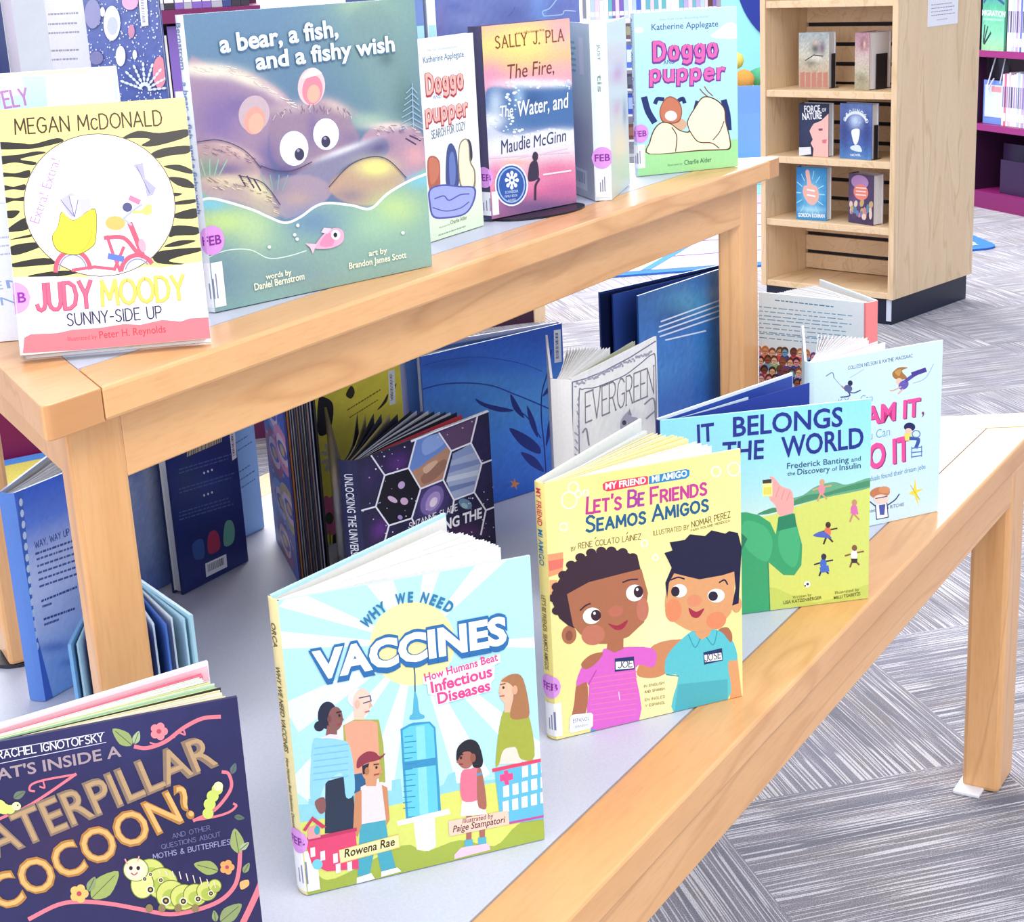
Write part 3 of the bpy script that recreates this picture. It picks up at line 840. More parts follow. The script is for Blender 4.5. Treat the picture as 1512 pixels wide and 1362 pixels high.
    a.poly('F6C4D8', '750 1290 812 1294 790 1345 775 1312'); a.poly('F6D0DC', '835 1232 850 1208 890 1212 870 1240'); a.ell('E8F0F4', 912, 1246, 24, 26); a.ell('22223A', 910, 1246, 10, 13)
    for x, y in [(712, 1195), (695, 1245), (708, 1268), (560, 1310), (1265, 1235)]: a.ell('E8F4F8', x, y, 9, 9)
    a.text('5A7AA0', 'a bear, a fish,', 308, 282, 938, 199, 96, .05); a.text('EFFAFF', 'a bear, a fish,', 310, 278, 936, 196, 92, .028)
    a.text('5A7AA0', 'and a fishy wish', 498, 372, 1234, 280, 90, .05); a.text('EFFAFF', 'and a fishy wish', 500, 369, 1232, 277, 86, .028)
    a.fr(0, 0, 1)
    a.text('F4F6D8', 'words by', 391, 414, 429, 406, 8, .02); a.text('F4F6D8', 'Daniel Bernstrom', 374, 430, 448, 413, 10, .02)
    a.text('F4F6D8', 'art by', 543, 379, 570, 374, 8, .02); a.text('F4F6D8', 'Brandon James Scott', 514, 398, 598, 381, 9, .02)

def bubble_title(a, fill, edge, words):
    for (t, x0, y0, x1, y1, hp) in words:
        m = hp*.1
        a.pen(edge, t, x0+m, y0+hp*.05, x1-m, y1+hp*.05, hp*.92, .38, 0, .36, BUB); a.pen(fill, t, x0+m, y0, x1-m, y1, hp*.92, .215, 0, .36, BUB)

def art_white_dogs(a):
    a.paint('F4F8FC', [('v', 'F2F7FB F6FAFC F4F9F4 E2F2D0')], 12)
    a.fr(600, 0, 3.78)
    a.text('A8B8C0', 'New York Times Bestselling Author', 120, 290, 285, 268, 12)
    a.text('3A6684', 'Katherine Applegate', 95, 356, 320, 318, 34, .006)
    bubble_title(a, 'F6BCAC', 'B83040', [('Doggo', 108, 522, 325, 486, 108), ('pupper', 106, 680, 350, 640, 96)])
    a.text('6A8090', 'AND', 150, 556, 196, 548, 20); a.pen('5A6E88', 'SEARCH FOR COZY', 142, 776, 330, 722, 44, .13)
    # plain rounded shapes in the colours of the drawing
    a.poly('B86850', '118 900 150 870 185 900 190 980 185 1050 130 1060', 1); a.poly('D07C60', '126 905 150 880 178 905 180 980 140 1030', 1)
    a.poly('40508C', '225 850 250 800 280 850 290 950 290 1040 225 1045', 1); a.poly('6A7EC0', '240 880 262 850 276 940 270 1030 245 1030', 1)
    a.poly('2E2E48', '340 780 362 800 370 880 352 910 342 860', 1); a.poly('8A7A5A', '292 830 325 775 350 800 360 900 386 960 378 1060 300 1040', 1); a.poly('F6EED0', '297 835 325 782 346 806 354 905 378 960 370 1050 306 1030', 1)
    a.poly('5058A8', '128 1060 200 1030 300 1040 385 1050 380 1130 330 1200 230 1222 150 1215 128 1140', 1); a.poly('A4B0EC', '136 1064 200 1040 300 1048 376 1056 370 1128 326 1192 230 1212 156 1206 138 1140', 1)
    a.line('5058A8', 7, '160 1110 210 1095 240 1120 300 1090 350 1085', 1); a.line('5058A8', 6, '150 1160 220 1180 300 1165 350 1130', 1)
    a.text('5A7A50', 'Charlie Alder', 248, 1256, 340, 1226, 22, .01); a.text('90A890', 'Illustrated by', 185, 1278, 245, 1258, 10); a.greek('90A890', 180, 1320, 355, 1262, 1, 10, hp=7)

def art_wave(a):
    a.fr(600, 0, 3.78)
    a.paint('F2D880', [('v', 'F0B898 F4DC84 F0C088 E8A0B8 E890B0 A8B0D8 D8DCEC E8E0E8 E8A0B8 E070A0 A87098'),
        ('b', 'F0A0C0', 860, 200, 90, 90, .8), ('b', 'F8E488', 650, 250, 160, 110, .9), ('b', 'E894B8', 470, 440, 80, 80, .8), ('b', 'F0B4B0', 860, 420, 90, 60, .7),
        ('p', '4A72A8', '440 540 500 505 580 515 640 495 780 505 940 500 940 740 800 740 640 780 520 760 445 690', 16),
        ('b', 'F4F8FC', 680, 490, 150, 26, .9), ('b', 'EAF4FA', 850, 490, 70, 20, .85), ('b', 'CFE0F0', 500, 600, 40, 80, .7), ('b', '34588E', 700, 580, 70, 50, .8), ('b', 'A8C8E4', 630, 560, 30, 60, .7),
        ('b', 'F4F8FC', 480, 700, 70, 50, .9), ('b', 'F2F6FA', 880, 770, 90, 30, .9), ('b', '5A80B0', 600, 740, 60, 40, .8), ('b', 'F4F6FA', 740, 800, 180, 40, .85), ('b', 'F2F4F8', 540, 850, 90, 40, .8),
        ('b', 'E0709C', 830, 970, 130, 60, .8), ('b', 'F0A070', 600, 930, 100, 20, .6), ('b', 'DC68A0', 500, 980, 60, 60, .7), ('b', '7A6090', 700, 1170, 260, 50, .9), ('b', 'C06AA0', 880, 1080, 90, 50, .7)], 160, .05)
    rf = random.Random(9)
    for i in range(90):
        x, y_ = rf.choice([(rf.uniform(560, 920), rf.uniform(470, 520)), (rf.uniform(450, 600), rf.uniform(660, 760)), (rf.uniform(600, 930), rf.uniform(745, 800)), (rf.uniform(560, 640), rf.uniform(500, 640))]); q = rf.uniform(3, 9); a.ell(rf.choice(['F6FAFC', 'E4EEF6', 'D4E2F0']), x, y_, q*1.3, q, n=8)
    a.text('9A5A20', 'Author of The Someday Birds', 610, 210, 772, 188, 12); a.pen('8A4420', 'SALLY J. PLA', 497, 290, 880, 244, 68, .11, .055, .3)
    a.text('7A2C34', 'The Fire,', 560, 466, 826, 430, 82, -.006, .16)
    a.text('F6FAFF', 'The', 520, 680, 596, 668, 62, .01, .16); a.text('F6FAFF', 'Water, and', 618, 676, 902, 622, 84, .014, .16)
    a.text('2C3466', 'Maudie', 532, 884, 692, 846, 76, -.002, .16); a.text('2C3466', 'McGinn', 712, 846, 890, 808, 66, -.002, .16)
    a.line('FBE8F0', 9, '765 995 915 972'); a.line('F4D0E0', 5, '470 905 910 870'); a.line('F4D0E0', 4, '620 905 900 850')
    a.ell('3A2C44', 720, 895, 16, 26); a.poly('3A2C48', '690 940 720 915 735 940 738 1010 700 1032 680 1020', 1); a.line('3A2C48', 12, '712 1010 740 1020 722 1055 720 1130', 1)
    a.ell('F4F8FC', 588, 1052, 92, 116); a.ell('2C58A8', 588, 1052, 84, 107); a.ring('A8C4EC', 588, 1052, 72, 94, 7)
    for k in range(8):
        t = math.radians(45*k); a.line('F6FAFF', 11, f'{590} {1026} {590+34*math.cos(t)} {1026+46*math.sin(t)}'); a.ell('F6FAFF', 590+30*math.cos(t), 1026+40*math.sin(t), 9, 11)
    a.ell('2C58A8', 590, 1026, 7, 8); a.text('DCE8FA', 'SCHNEIDER', 553, 1100, 626, 1092, 14); a.text('DCE8FA', 'FAMILY BOOK', 552, 1122, 622, 1114, 13); a.text('DCE8FA', 'AWARD', 568, 1144, 612, 1138, 13)

def art_blue_dogs(a):
    a.paint('BDE8F2', [('v', 'C4EAF2 B8E6F2 B4E6F4 A8E0F4'), ('b', 'ECEAF8', 960, 50, 15, 5, .0)], 8)
    a.fr(860, 0, 4.447)
    a.poly('E6E8FA', '855 230 900 195 960 150 1010 150 1030 180 1030 245 900 248', 1); a.poly('E0ECF8', '370 180 410 175 425 200 400 215 370 210', 1)
    a.poly('A6E29C', '330 955 420 955 600 935 800 935 960 915 1060 905 1060 1120 340 1180')
    a.text('90B0D0', 'New York Times Bestselling Author', 530, 136, 848, 114, 14); a.text('3C5C96', 'Katherine Applegate', 475, 196, 905, 172, 38, .008)
    bubble_title(a, 'F468B0', '7A3A98', [('Doggo', 478, 386, 902, 358, 118), ('pupper', 452, 522, 946, 506, 104)])
    a.text('4A6AA0', 'AND', 545, 416, 620, 408, 26, .01)
    # plain rounded shapes in the colours of the drawing
    N = '20306C'
    a.line(N, 42, '415 640 435 720 470 785', 1); a.line(N, 26, '485 665 500 640 535 642', 1); a.line(N, 26, '640 650 665 638 675 660', 1); a.line(N, 40, '938 660 958 740 965 835', 1); a.line(N, 22, '758 660 742 720', 1)
    a.ell('D8B090', 625, 810, 64, 44); a.poly('9A5A40', '510 720 540 650 585 622 640 655 660 720 640 790 580 805 525 790', 1); a.poly('CC7C5C', '516 720 544 656 585 630 634 660 654 720 634 782 580 796 532 784', 1); a.ell('F2E8EC', 585, 752, 40, 34)
    a.poly('5A3C20', '432 1010 436 930 470 840 520 795 580 800 640 845 700 855 690 790 740 700 800 625 880 640 940 700 950 790 975 900 975 975 905 985 760 990', 1)
    a.poly('F9EFCE', '440 1006 444 930 476 846 522 802 580 808 640 853 706 862 697 790 746 704 802 633 876 647 933 704 942 790 967 900 967 967 905 977 760 982', 1)
    a.line('5A3C20', 7, '590 830 620 890 610 990', 1); a.line('5A3C20', 7, '705 850 760 925 850 935 900 970', 1); a.line('5A3C20', 6, '935 790 905 860 860 915', 1)
    a.line('8A5A30', 7, '780 575 800 600 830 625', 1); a.line('8A5A30', 7, '810 560 830 590 862 620', 1)
    a.text('4A8A5A', 'Illustrated by', 556, 1092, 652, 1082, 14); a.text('2A6A48', 'Charlie Alder', 666, 1084, 848, 1062, 32, .008)

def art_vaccine(a):
    a.fr(360, 760, 2.348)
    a.fill('B4E6EE')
    for s in ['590 455 60 400 60 470', '590 455 130 660 190 760', '590 455 350 60 290 90', '590 455 160 260 110 320', '590 455 700 120 620 140', '590 455 930 140 820 150', '590 455 1040 430 1040 470', '590 455 1040 800 1040 930', '590 455 860 900 760 980', '590 455 520 1000 440 900', '590 455 230 1000 150 940', '590 455 500 200 440 220']:
        a.poly('E2F6F8', s)
    a.ell('FAEDA4', 582, 452, 148, 146, n=40)
    a.poly('92D4DE', '190 1090 195 1010 230 1010 230 990 280 990 480 960 520 960 520 925 550 920 560 990 700 940 715 905 740 895 745 935 800 930 1050 900 1050 1090')
    a.poly('DAE070', '160 1080 400 1040 640 985 860 935 1060 915 1080 1180 200 1340')
    a.poly('A4B448', '190 1230 260 1250 330 1265 560 1150 640 1170 760 1130 880 1150 960 1075 1070 1040 1080 1160 700 1260 180 1360', 1)
    # syringe
    a.line('40607A', 5, '587 512 593 560 595 630'); a.poly('58B2D0', '592 620 604 640 612 690 628 700 625 712 580 716 580 700 588 690', 1)
    a.poly('3A9AC4', '546 748 575 732 590 726 648 722 668 742 695 1048 572 1058', 0); a.poly('66CCEC', '554 752 580 738 645 728 662 746 684 1042 580 1050'); a.poly('8CDCF2', '600 740 630 736 650 1040 620 1044')
    a.poly('3A92C0', '560 862 674 846 676 872 562 888')
    for i in range(14): a.line('2E86B4', 3, f'562 {775+i*19} {590+(i%2)*12} {771+i*19}')
    a.poly('FBFBF6', '540 1066 720 1022 726 1040 545 1082'); a.poly('F2F2EC', '598 1066 672 1050 678 1152 655 1168 612 1164'); a.poly('E0E4D8', '640 1058 672 1050 678 1152 655 1168')
    # couple on the left
    a.poly('F08CA8', '268 790 320 765 332 788 300 795'); a.poly('26344A', '288 930 380 905 400 1100 290 1110')
    a.ell('222A42', 290, 700, 34, 48); a.ell('222A42', 262, 738, 18, 18); a.ell('8A5A58', 318, 712, 26, 42)
    a.poly('8A5A58', '290 735 325 735 325 775 285 775'); a.poly('FADCE0', '268 778 300 765 332 768 336 785 300 800 270 795')
    a.ell('E2E0EA', 395, 640, 36, 34); a.ell('EFCDB8', 410, 655, 32, 48); a.poly('EFCDB8', '380 680 420 680 420 725 385 722'); a.line('4A4A78', 4, '400 640 438 632 442 650 415 658')
    a.poly('A8AC50', '346 735 385 715 470 715 488 800 498 930 478 940 460 830 350 800'); a.poly('F2A486', '350 735 380 720 440 718 465 725 478 900 380 920 360 800'); a.poly('26608C', '385 905 440 895 450 960 390 970')
    a.poly('92D2EE', '240 800 268 780 335 785 372 812 392 958 362 985 345 900 290 935 262 1000 236 985', 1)
    for i in range(6): a.line('78BCE0', 4, f'246 {815+i*22} 365 {800+i*22}')
    a.poly('8A5A58', '252 1000 285 985 290 1030 270 1040', 1)
    # child in a cap
    a.poly('4AA6B8', '412 1075 500 1058 512 1130 540 1225 490 1240 468 1150 448 1255 408 1255'); a.poly('FAFAFA', '405 1262 455 1245 468 1265 405 1282'); a.poly('FAFAFA', '490 1240 545 1225 560 1238 490 1258')
    a.poly('F6DCDC', '412 948 440 935 490 930 505 1050 500 1062 410 1078'); a.poly('CC8C64', '392 970 415 958 418 1080 405 1120 388 1110'); a.poly('CC8C64', '485 940 505 950 515 1060 505 1080')
    a.ell('D89A74', 448, 890, 34, 40); a.poly('D89A74', '425 910 470 910 465 945 430 945'); a.poly('2A2A3A', '415 875 440 865 432 900 418 905'); a.poly('92384A', '398 884 400 850 430 826 460 828 476 842 496 830 478 852 430 866', 1)
    # child in a pink vest
    a.poly('A86A5C', '780 1040 800 1040 800 1130 782 1130'); a.poly('A86A5C', '822 1030 846 1030 846 1125 828 1125'); a.poly('58B0C4', '776 1130 804 1126 806 1150 778 1155'); a.poly('58B0C4', '822 1122 850 1118 852 1145 824 1148')
    a.poly('F8C8D8', '742 1180 765 1155 860 1140 866 1162 742 1195'); a.poly('FBFBFB', '765 992 830 982 852 1040 760 1048')
    a.poly('F07890', '760 900 790 885 822 888 832 980 766 994', 1); a.poly('A86A5C', '815 890 832 895 850 1010 832 1022 818 1000', 1); a.line('5A9AC0', 8, '815 905 830 900')
    a.ell('A86A5C', 775, 850, 28, 34); a.poly('24242E', '744 858 746 812 780 784 815 795 834 850 828 878 800 876 795 830 765 828', 1)
    # woman on the right behind the clinic
    a.poly('F6DCCC', '900 815 965 805 968 865 885 868'); a.poly('A6AE44', '895 705 930 672 985 690 1012 840 965 850 945 810 905 820 890 868 878 862', 1)
    a.ell('EEBB9C', 912, 612, 26, 48); a.poly('EEBB9C', '905 640 940 640 940 690 905 690'); a.poly('AC7850', '892 582 930 558 968 575 992 690 970 712 925 705 938 620 920 590', 1)
    a.poly('60BCDC', '876 895 1045 855 1056 1055 900 1078'); a.poly('E84868', '866 884 1042 846 1044 858 868 896'); a.poly('F0508C', '893 905 908 902 906 892 920 888 924 900 938 898 940 920 924 924 926 938 912 940 908 926 894 928')
    for r_ in range(3):
        for c_ in range(5):
            if r_ == 0 and c_ < 2: continue
            x, y_ = 905+c_*32, 918+r_*52-c_*8
            a.poly('FAFCFE', [x, y_-25, x+20, y_-30, x+22, y_+8, x+2, y_+12])
    a.line('C050A0', 8, '905 1075 1050 1045')
    # schoolhouse
    a.poly('E04870', '218 1128 395 1090 412 1230 300 1240 246 1215'); a.poly('C03860', '210 1130 400 1088 402 1100 214 1142'); a.poly('F0A0A0', '228 1090 270 1078 275 1122 232 1130'); a.poly('C83C64', '212 1098 245 1050 295 1086 280 1092 245 1066 222 1102')
    a.ell('40A8B8', 262, 1098, 10, 16); a.ell('78CCE0', 266, 1216, 18, 18)
    for x, y_ in [(240, 1160), (275, 1172), (320, 1180), (355, 1172), (330, 1215), (370, 1208)]: a.poly('FAE8F0', [x, y_, x+16, y_-4, x+18, y_+28, x+2, y_+32])
    a.poly('E8CC70', '340 1166 548 1110 553 1156 346 1212'); a.poly('FAEDA8', '342 1168 546 1113 550 1153 348 1208'); a.text('3A2C20', 'Rowena Rae', 360, 1192, 534, 1148, 28, .02, .2)
    a.poly('F8CCB8', '718 1064 924 1026 929 1074 723 1116'); a.text('4A2C30', 'Illustrated by', 768, 1072, 873, 1052, 16, .01, .1); a.text('4A2C30', 'Paige Stampatori', 735, 1103, 912, 1068, 22, .012, .2)
    # faces
    for x, y_, c in [(332, 700, '2A2030'), (465, 880, '2A2030'), (758, 846, '2A2030'), (900, 604, '5A3A30')]: a.ell(c, x, y_, 4, 5)
    for s, c in [('322 690 338 686', '2A2030'), ('326 732 340 730', 'B03848'), ('422 688 436 685', 'C06A60'), ('456 870 472 868', '4A2A28'), ('458 906 474 902', '9A4040'), ('750 836 764 834', '22222E'), ('752 868 764 868', '8A3038'), ('890 594 906 590', '8A5A3A'), ('889 634 903 632', 'D04858')]: a.line(c, 4, s)
    for x, y_, rx, ry, c in [(296, 712, 7, 12, '7A4A48'), (394, 660, 8, 13, 'E0B8A4'), (432, 892, 8, 13, 'B87850'), (800, 846, 9, 15, '96584C'), (940, 612, 9, 16, 'E0A888')]: a.ell(c, x, y_, rx, ry)
    a.poly('DDB09C', '438 650 448 668 436 672'); a.poly('8A5A58', '340 700 348 716 338 720'); a.poly('D89A74', '478 885 488 897 478 902'); a.poly('A86A5C', '750 850 742 862 752 866'); a.poly('EEB898', '890 604 882 620 892 622')
    # titles
    T = '2C78A4'
    for t, x0, y0, x1, y1 in [('W', 418, 398, 448, 372), ('H', 446, 366, 468, 348), ('Y', 468, 348, 494, 330), ('W', 520, 314, 556, 308), ('E', 562, 307, 580, 306), ('N', 604, 306, 628, 311), ('E', 636, 313, 654, 319), ('E', 660, 322, 678, 329), ('D', 684, 332, 708, 346)]:
        a.text(T, t, x0, y0, x1, y1, 34, .045)
    a.text('2A6CA8', 'VACCINES', 230, 590, 918, 460, 104, .085); a.text('2A6CA8', 'VACCINES', 236, 580, 914, 450, 102, .075); a.text('FEFEFE', 'VACCINES', 240, 574, 910, 448, 92, .045)
    a.poly('F8F6FA', '620 565 885 488 888 515 868 525 868 572 858 585 856 615 672 665 664 630 640 625 636 592 622 590')
    a.text('F0488C', 'How Humans Beat', 628, 582, 880, 510, 27, .025); a.text('F0488C', 'Infectious', 652, 622, 862, 564, 38, .03); a.text('F0488C', 'Diseases', 675, 660, 856, 612, 37, .03)

def art_friends(a):
    a.fr(770, 600, 2.671)
    a.paint('F8EA98', [('b', 'FCF6C0', 560, 950, 180, 300, .8), ('b', 'F6E484', 400, 250, 300, 200, .8), ('b', 'FAF0B0', 200, 700, 80, 200, .6)], 24)
    for cx, cy, r in [(180, 375, 30), (160, 480, 14), (215, 350, 12), (760, 260, 18), (830, 250, 24), (195, 325, 20), (525, 600, 10), (245, 345, 10), (480, 545, 12)]: a.ring('FDF9DC', cx, cy, r, r*1.1, 6)
    a.poly('F0A070', '95 590 160 580 160 660 100 680'); a.poly('E87868', '102 615 162 605 160 640 108 655'); a.poly('F0B078', '108 690 140 690 135 760 112 770')
    a.poly('E03C58', '310 312 322 302 484 278 490 282 490 311 330 340 314 334', 0); a.text('FFFFFF', 'MY FRIEND', 322, 332, 482, 306, 24, .03)
    a.poly('2C84BC', '494 279 640 250 654 254 654 276 640 288 494 311', 0); a.text('FFFFFF', 'MI AMIGO', 506, 303, 645, 278, 24, .03)
    for t, x0, y0, x1, y1, c in [('L', 250, 426, 274, 424, 'C03888'), ("et's", 280, 422, 384, 408, 'C03C8C'), ('Be', 414, 400, 474, 392, 'A83C98'), ('Friends', 504, 388, 722, 350, 'C03C90')]: a.pen(c, t, x0, y0, x1, y1, 62, .17)
    for t, x0, y0, x1, y1 in [('Seamos', 250, 500, 482, 464), ('Amigos', 512, 456, 730, 414)]: a.pen('1C5C88', t, x0, y0, x1, y1, 60, .17)
    a.pen('6A5426', 'BY', 192, 576, 210, 572, 16, .11); a.pen('6A5426', 'RENE COLATO LAINEZ', 220, 566, 466, 528, 22, .11); a.line('6A5426', 2.5, '284 527 289 520'); a.line('6A5426', 2.5, '409 508 414 501')
    a.pen('6A5426', 'ILLUSTRATED BY', 516, 513, 656, 488, 18, .11); a.pen('6A5426', 'NOMAR PEREZ', 668, 482, 820, 440, 24, .11); a.pen('6A5426', 'PARA ROLAND MENDOZA', 664, 498, 818, 458, 9, .14)
    # boys with name badges
    S1, S2 = 'B06E4E', 'DEA06C'
    a.poly(S1, '225 1100 265 1095 262 1210 200 1280 215 1180', 1); a.poly('D08C60', '460 1050 525 945 655 925 640 985 570 1060 500 1075', 1); a.poly(S2, '820 1010 858 1000 878 1150 832 1160')
    a.poly('5A98C8', '290 1250 470 1215 475 1245 300 1285 280 1290'); a.poly('5CC4CC', '655 905 700 885 770 885 832 920 858 1000 820 1018 822 1160 610 1212 625 1070 575 1062 580 985', 1)
    a.poly('4CB0BC', '625 1100 820 1080 822 1160 612 1210'); a.line('3A98A8', 4, '578 1062 626 1068'); a.line('3A98A8', 4, '662 905 690 955 720 905 760 945 775 890', 1)
    a.poly('DC68C8', '318 975 345 958 520 958 526 1032 455 1035 474 1238 280 1272 272 1100 222 1104 250 1020', 1)
    for i in range(9): a.line('F078B0', 4, f'282 {1075+i*21} 460 {1050+i*21}')
    a.line('B048A8', 4, '270 1100 300 1045'); a.line('F0F0FF', 3, '390 1130 395 1160')
    a.poly(S1, '345 905 405 895 405 960 370 975 340 960'); a.poly(S2, '690 870 760 860 745 905 715 925 690 905')
    a.poly(S1, '240 1020 275 985 325 975 300 1015 260 1040', 1); a.poly(S1, '780 885 815 875 835 905 830 935 800 900', 1)
    a.ell(S1, 190, 905, 29, 36); a.ell('8E5440', 190, 908, 14, 20)
    a.poly('F6E484', '0 0 0 0 0 0')
    a.poly('3C2434', '118 740 145 690 190 628 250 594 330 570 400 574 455 600 468 650 400 665 262 700 195 740 212 880 185 868 150 840 122 780', 0)
    for x, y_ in [(137, 716), (162, 670), (192, 630), (228, 600), (270, 582), (310, 575), (350, 574), (395, 580), (435, 600), (127, 760), (140, 810)]: a.ell('3C2434', x, y_, 20, 17)
    a.poly(S1, '178 745 262 698 400 662 470 645 498 740 485 855 425 912 350 940 285 940 232 900 205 870', 0)
    a.ell('C47860', 285, 905, 46, 40, -10); a.ell('C47860', 478, 805, 24, 46); a.ell('C07058', 372, 812, 30, 22, -15)
    a.ell('FDFDFB', 278, 830, 36, 32, -20); a.ell('FDFDFB', 445, 740, 34, 33, -10); a.ell('3A2030', 294, 828, 20, 22); a.ell('3A2030', 460, 735, 19, 23); a.ell('FFFFFF', 288, 820, 5, 6); a.ell('FFFFFF', 455, 726, 5, 6)
    a.line('3C2434', 6, '232 808 252 790 270 782', 1); a.line('3C2434', 6, '398 698 425 688 455 686', 1)
    a.poly('A82C44', '342 860 380 868 420 846 405 878 375 886', 1)
    a.ell(S2, 850, 785, 20, 32); a.poly(S2, '578 700 600 660 700 682 790 660 838 650 834 790 815 835 760 882 690 892 640 875 590 840 566 790', 1)
    a.ell('E48C60', 600, 808, 32, 46); a.ell('E48C60', 770, 848, 40, 34, -15); a.ell('E09068', 682, 770, 30, 24)
    a.ell('FDFDFB', 622, 731, 30, 26); a.ell('FDFDFB', 768, 750, 34, 27); a.ell('2A2030', 606, 734, 17, 20); a.ell('2A2030', 756, 752, 19, 19)
    a.poly('1E1C3C', '560 582 592 572 580 540 640 530 660 508 720 515 745 492 800 505 815 495 850 502 866 560 858 780 832 790 845 720 838 655 790 670 700 686 640 672 600 662 580 700 574 762 566 700 590 640 575 610', 0)
    a.line('1E1C3C', 6, '588 688 615 678 640 684', 1); a.line('1E1C3C', 6, '780 698 800 688 812 705', 1); a.poly('A82C44', '660 798 690 814 722 800 700 836 672 832', 1)
    for q, t, b in [('372 998 447 990 451 1040 373 1050', 'JOE', (386, 1036, 441, 1030)), ('722 974 795 957 800 1005 726 1022', 'JOSE', (730, 1010, 791, 995))]:
        a.poly('22346C', q); v = P(q); c = np.mean(v, axis=0); a.poly('FDFDFD', [k for p_ in v for k in (c[0]+(p_[0]-c[0])*.92, c[1]+4+(p_[1]-c[1])*.58)]); a.pen('20203A', t, *b, 26, .13)
    a.line('20203A', 2.5, '786 971 790 966')
    for i, t in enumerate(['IN ENGLISH', 'AND SPANISH', 'EN INGLES', 'Y ESPANOL']): a.pen('7A6430', t, 490+i*2, 1112+i*23+(8 if i > 1 else 0), 568+i*2, 1098+i*23+(8 if i > 1 else 0), 10, .12)
    a.poly('FAFAFD', '200 1228 210 1218 282 1210 290 1218 290 1262 280 1272 204 1290 198 1282'); a.text('50507A', 'ESPAÑOL', 212, 1250, 276, 1240, 15); a.text('70709A', '(SPANISH)', 216, 1272, 270, 1262, 10)

def art_world(a):
    a.fr(960, 480, 3.0955)
    a.paint('A8E2EA', [('v', '90DCEA 9CE0EA B4E6E8 DCEEDC E4EECC E0E8A8')], 20)
    a.poly('D8E070', '400 900 560 870 700 820 1010 735 1060 1300 380 1360'); a.poly('C8D464', '540 1200 760 1270 1030 1180 1040 1300 540 1360', 1)
    a.poly('6AAC84', '640 800 700 780 760 740 840 720 900 732 1010 700 1010 745 800 792 650 828', 1); a.poly('4C9068', '490 868 560 838 600 842 660 806 720 780 800 770 880 745 1010 712 1010 738 860 770 700 815 560 862', 1)
    a.poly('F4ACA4', '545 792 560 720 545 695 568 700 600 738 625 748 650 765 658 835 642 875 590 872 572 825', 1); a.line('D88A90', 3, '590 745 575 790'); a.line('D88A90', 3, '615 755 600 800'); a.line('D88A90', 3, '640 765 625 805')
    a.poly('F4EE98', '515 726 560 724 560 786 515 786'); a.poly('E8DC60', '520 745 555 743 555 775 520 778'); a.poly('4A382C', '515 711 556 707 556 725 516 728')
    a.poly('3AA46C', '380 862 440 858 500 872 550 905 575 960 588 880 655 862 672 920 696 1010 692 1100 660 1146 610 1145 540 1085 550 1330 380 1350', 0)
    a.poly('48B478', '430 900 520 920 560 990 540 1080 480 1060 430 1000', 1); a.poly('48B478', '590 950 668 925 685 1020 660 1110 600 1060', 1)
    a.poly('2A8660', '586 884 662 864 671 924 583 944'); a.line('2A8660', 5, '540 1088 548 1310'); a.poly('287A58', '380 985 415 950 446 980 415 1040 380 1050')
    for x, y_, c1, c2 in [(785, 745, 'F090A0', 'D8A878'), (932, 838, 'E070B0', 'C89070'), (812, 940, 'F07858', '4A3028'), (792, 1085, '4A70C8', '3A3048'), (932, 1045, 'F4F4F0', '8A5A40')]:
        a.line(c2, 7, f'{x-40} {y_+12} {x} {y_} {x+42} {y_-8}' if c1 != 'E070B0' else f'{x-12} {y_+10} {x} {y_} {x+12} {y_+14}'); a.line(c2, 8, f'{x-18} {y_+62} {x-4} {y_+25} {x+22} {y_+52}')
        a.ell(c1, x, y_+8, 15, 24); a.ell(c2, x+2, y_-24, 12, 14)
    a.poly('5868C0', '745 965 790 945 830 975 800 975', 1); a.poly('E070B0', '915 862 925 830 945 830 952 868'); a.poly('40302C', '918 1070 948 1070 945 1090 922 1090'); a.poly('4A70C8', '775 1110 815 1100 820 1128 780 1135')
    a.ell('F8F8F4', 718, 1187, 15, 15); a.ell('3A3A3A', 720, 1186, 6, 6); a.ell('3A3A3A', 709, 1194, 4, 4)
    for t, x0, y0, x1, y1, hp in [('IT', 218, 540, 296, 530, 80), ('BELONGS', 380, 512, 880, 464, 86), ('TO', 130, 642, 250, 632, 84), ('THE', 330, 625, 520, 612, 84), ('WORLD', 602, 608, 976, 560, 90)]: a.text('1C2C88', t, x0, y0, x1, y1, hp, .02)
    a.text('1C4474', 'Frederick Banting', 627, 660, 908, 630, 26, .004); a.text('1C4474', 'and', 920, 628, 963, 622, 20); a.text('1C4474', 'the', 629, 692, 664, 688, 18); a.text('1C4474', 'Discovery', 674, 687, 822, 672, 26, .004); a.text('1C4474', 'of', 832, 670, 856, 667, 18); a.text('1C4474', 'Insulin', 866, 667, 963, 656, 26, .004)
    a.text('6A6A30', 'Written by', 652, 1254, 738, 1240, 13); a.text('5A5A28', 'LISA KATZENBERGER', 610, 1278, 784, 1254, 14, .01); a.text('6A6A30', 'Illustrated by', 845, 1232, 955, 1216, 13); a.text('5A5A28', 'MILLI TSABETZI', 840, 1256, 960, 1236, 14, .01)

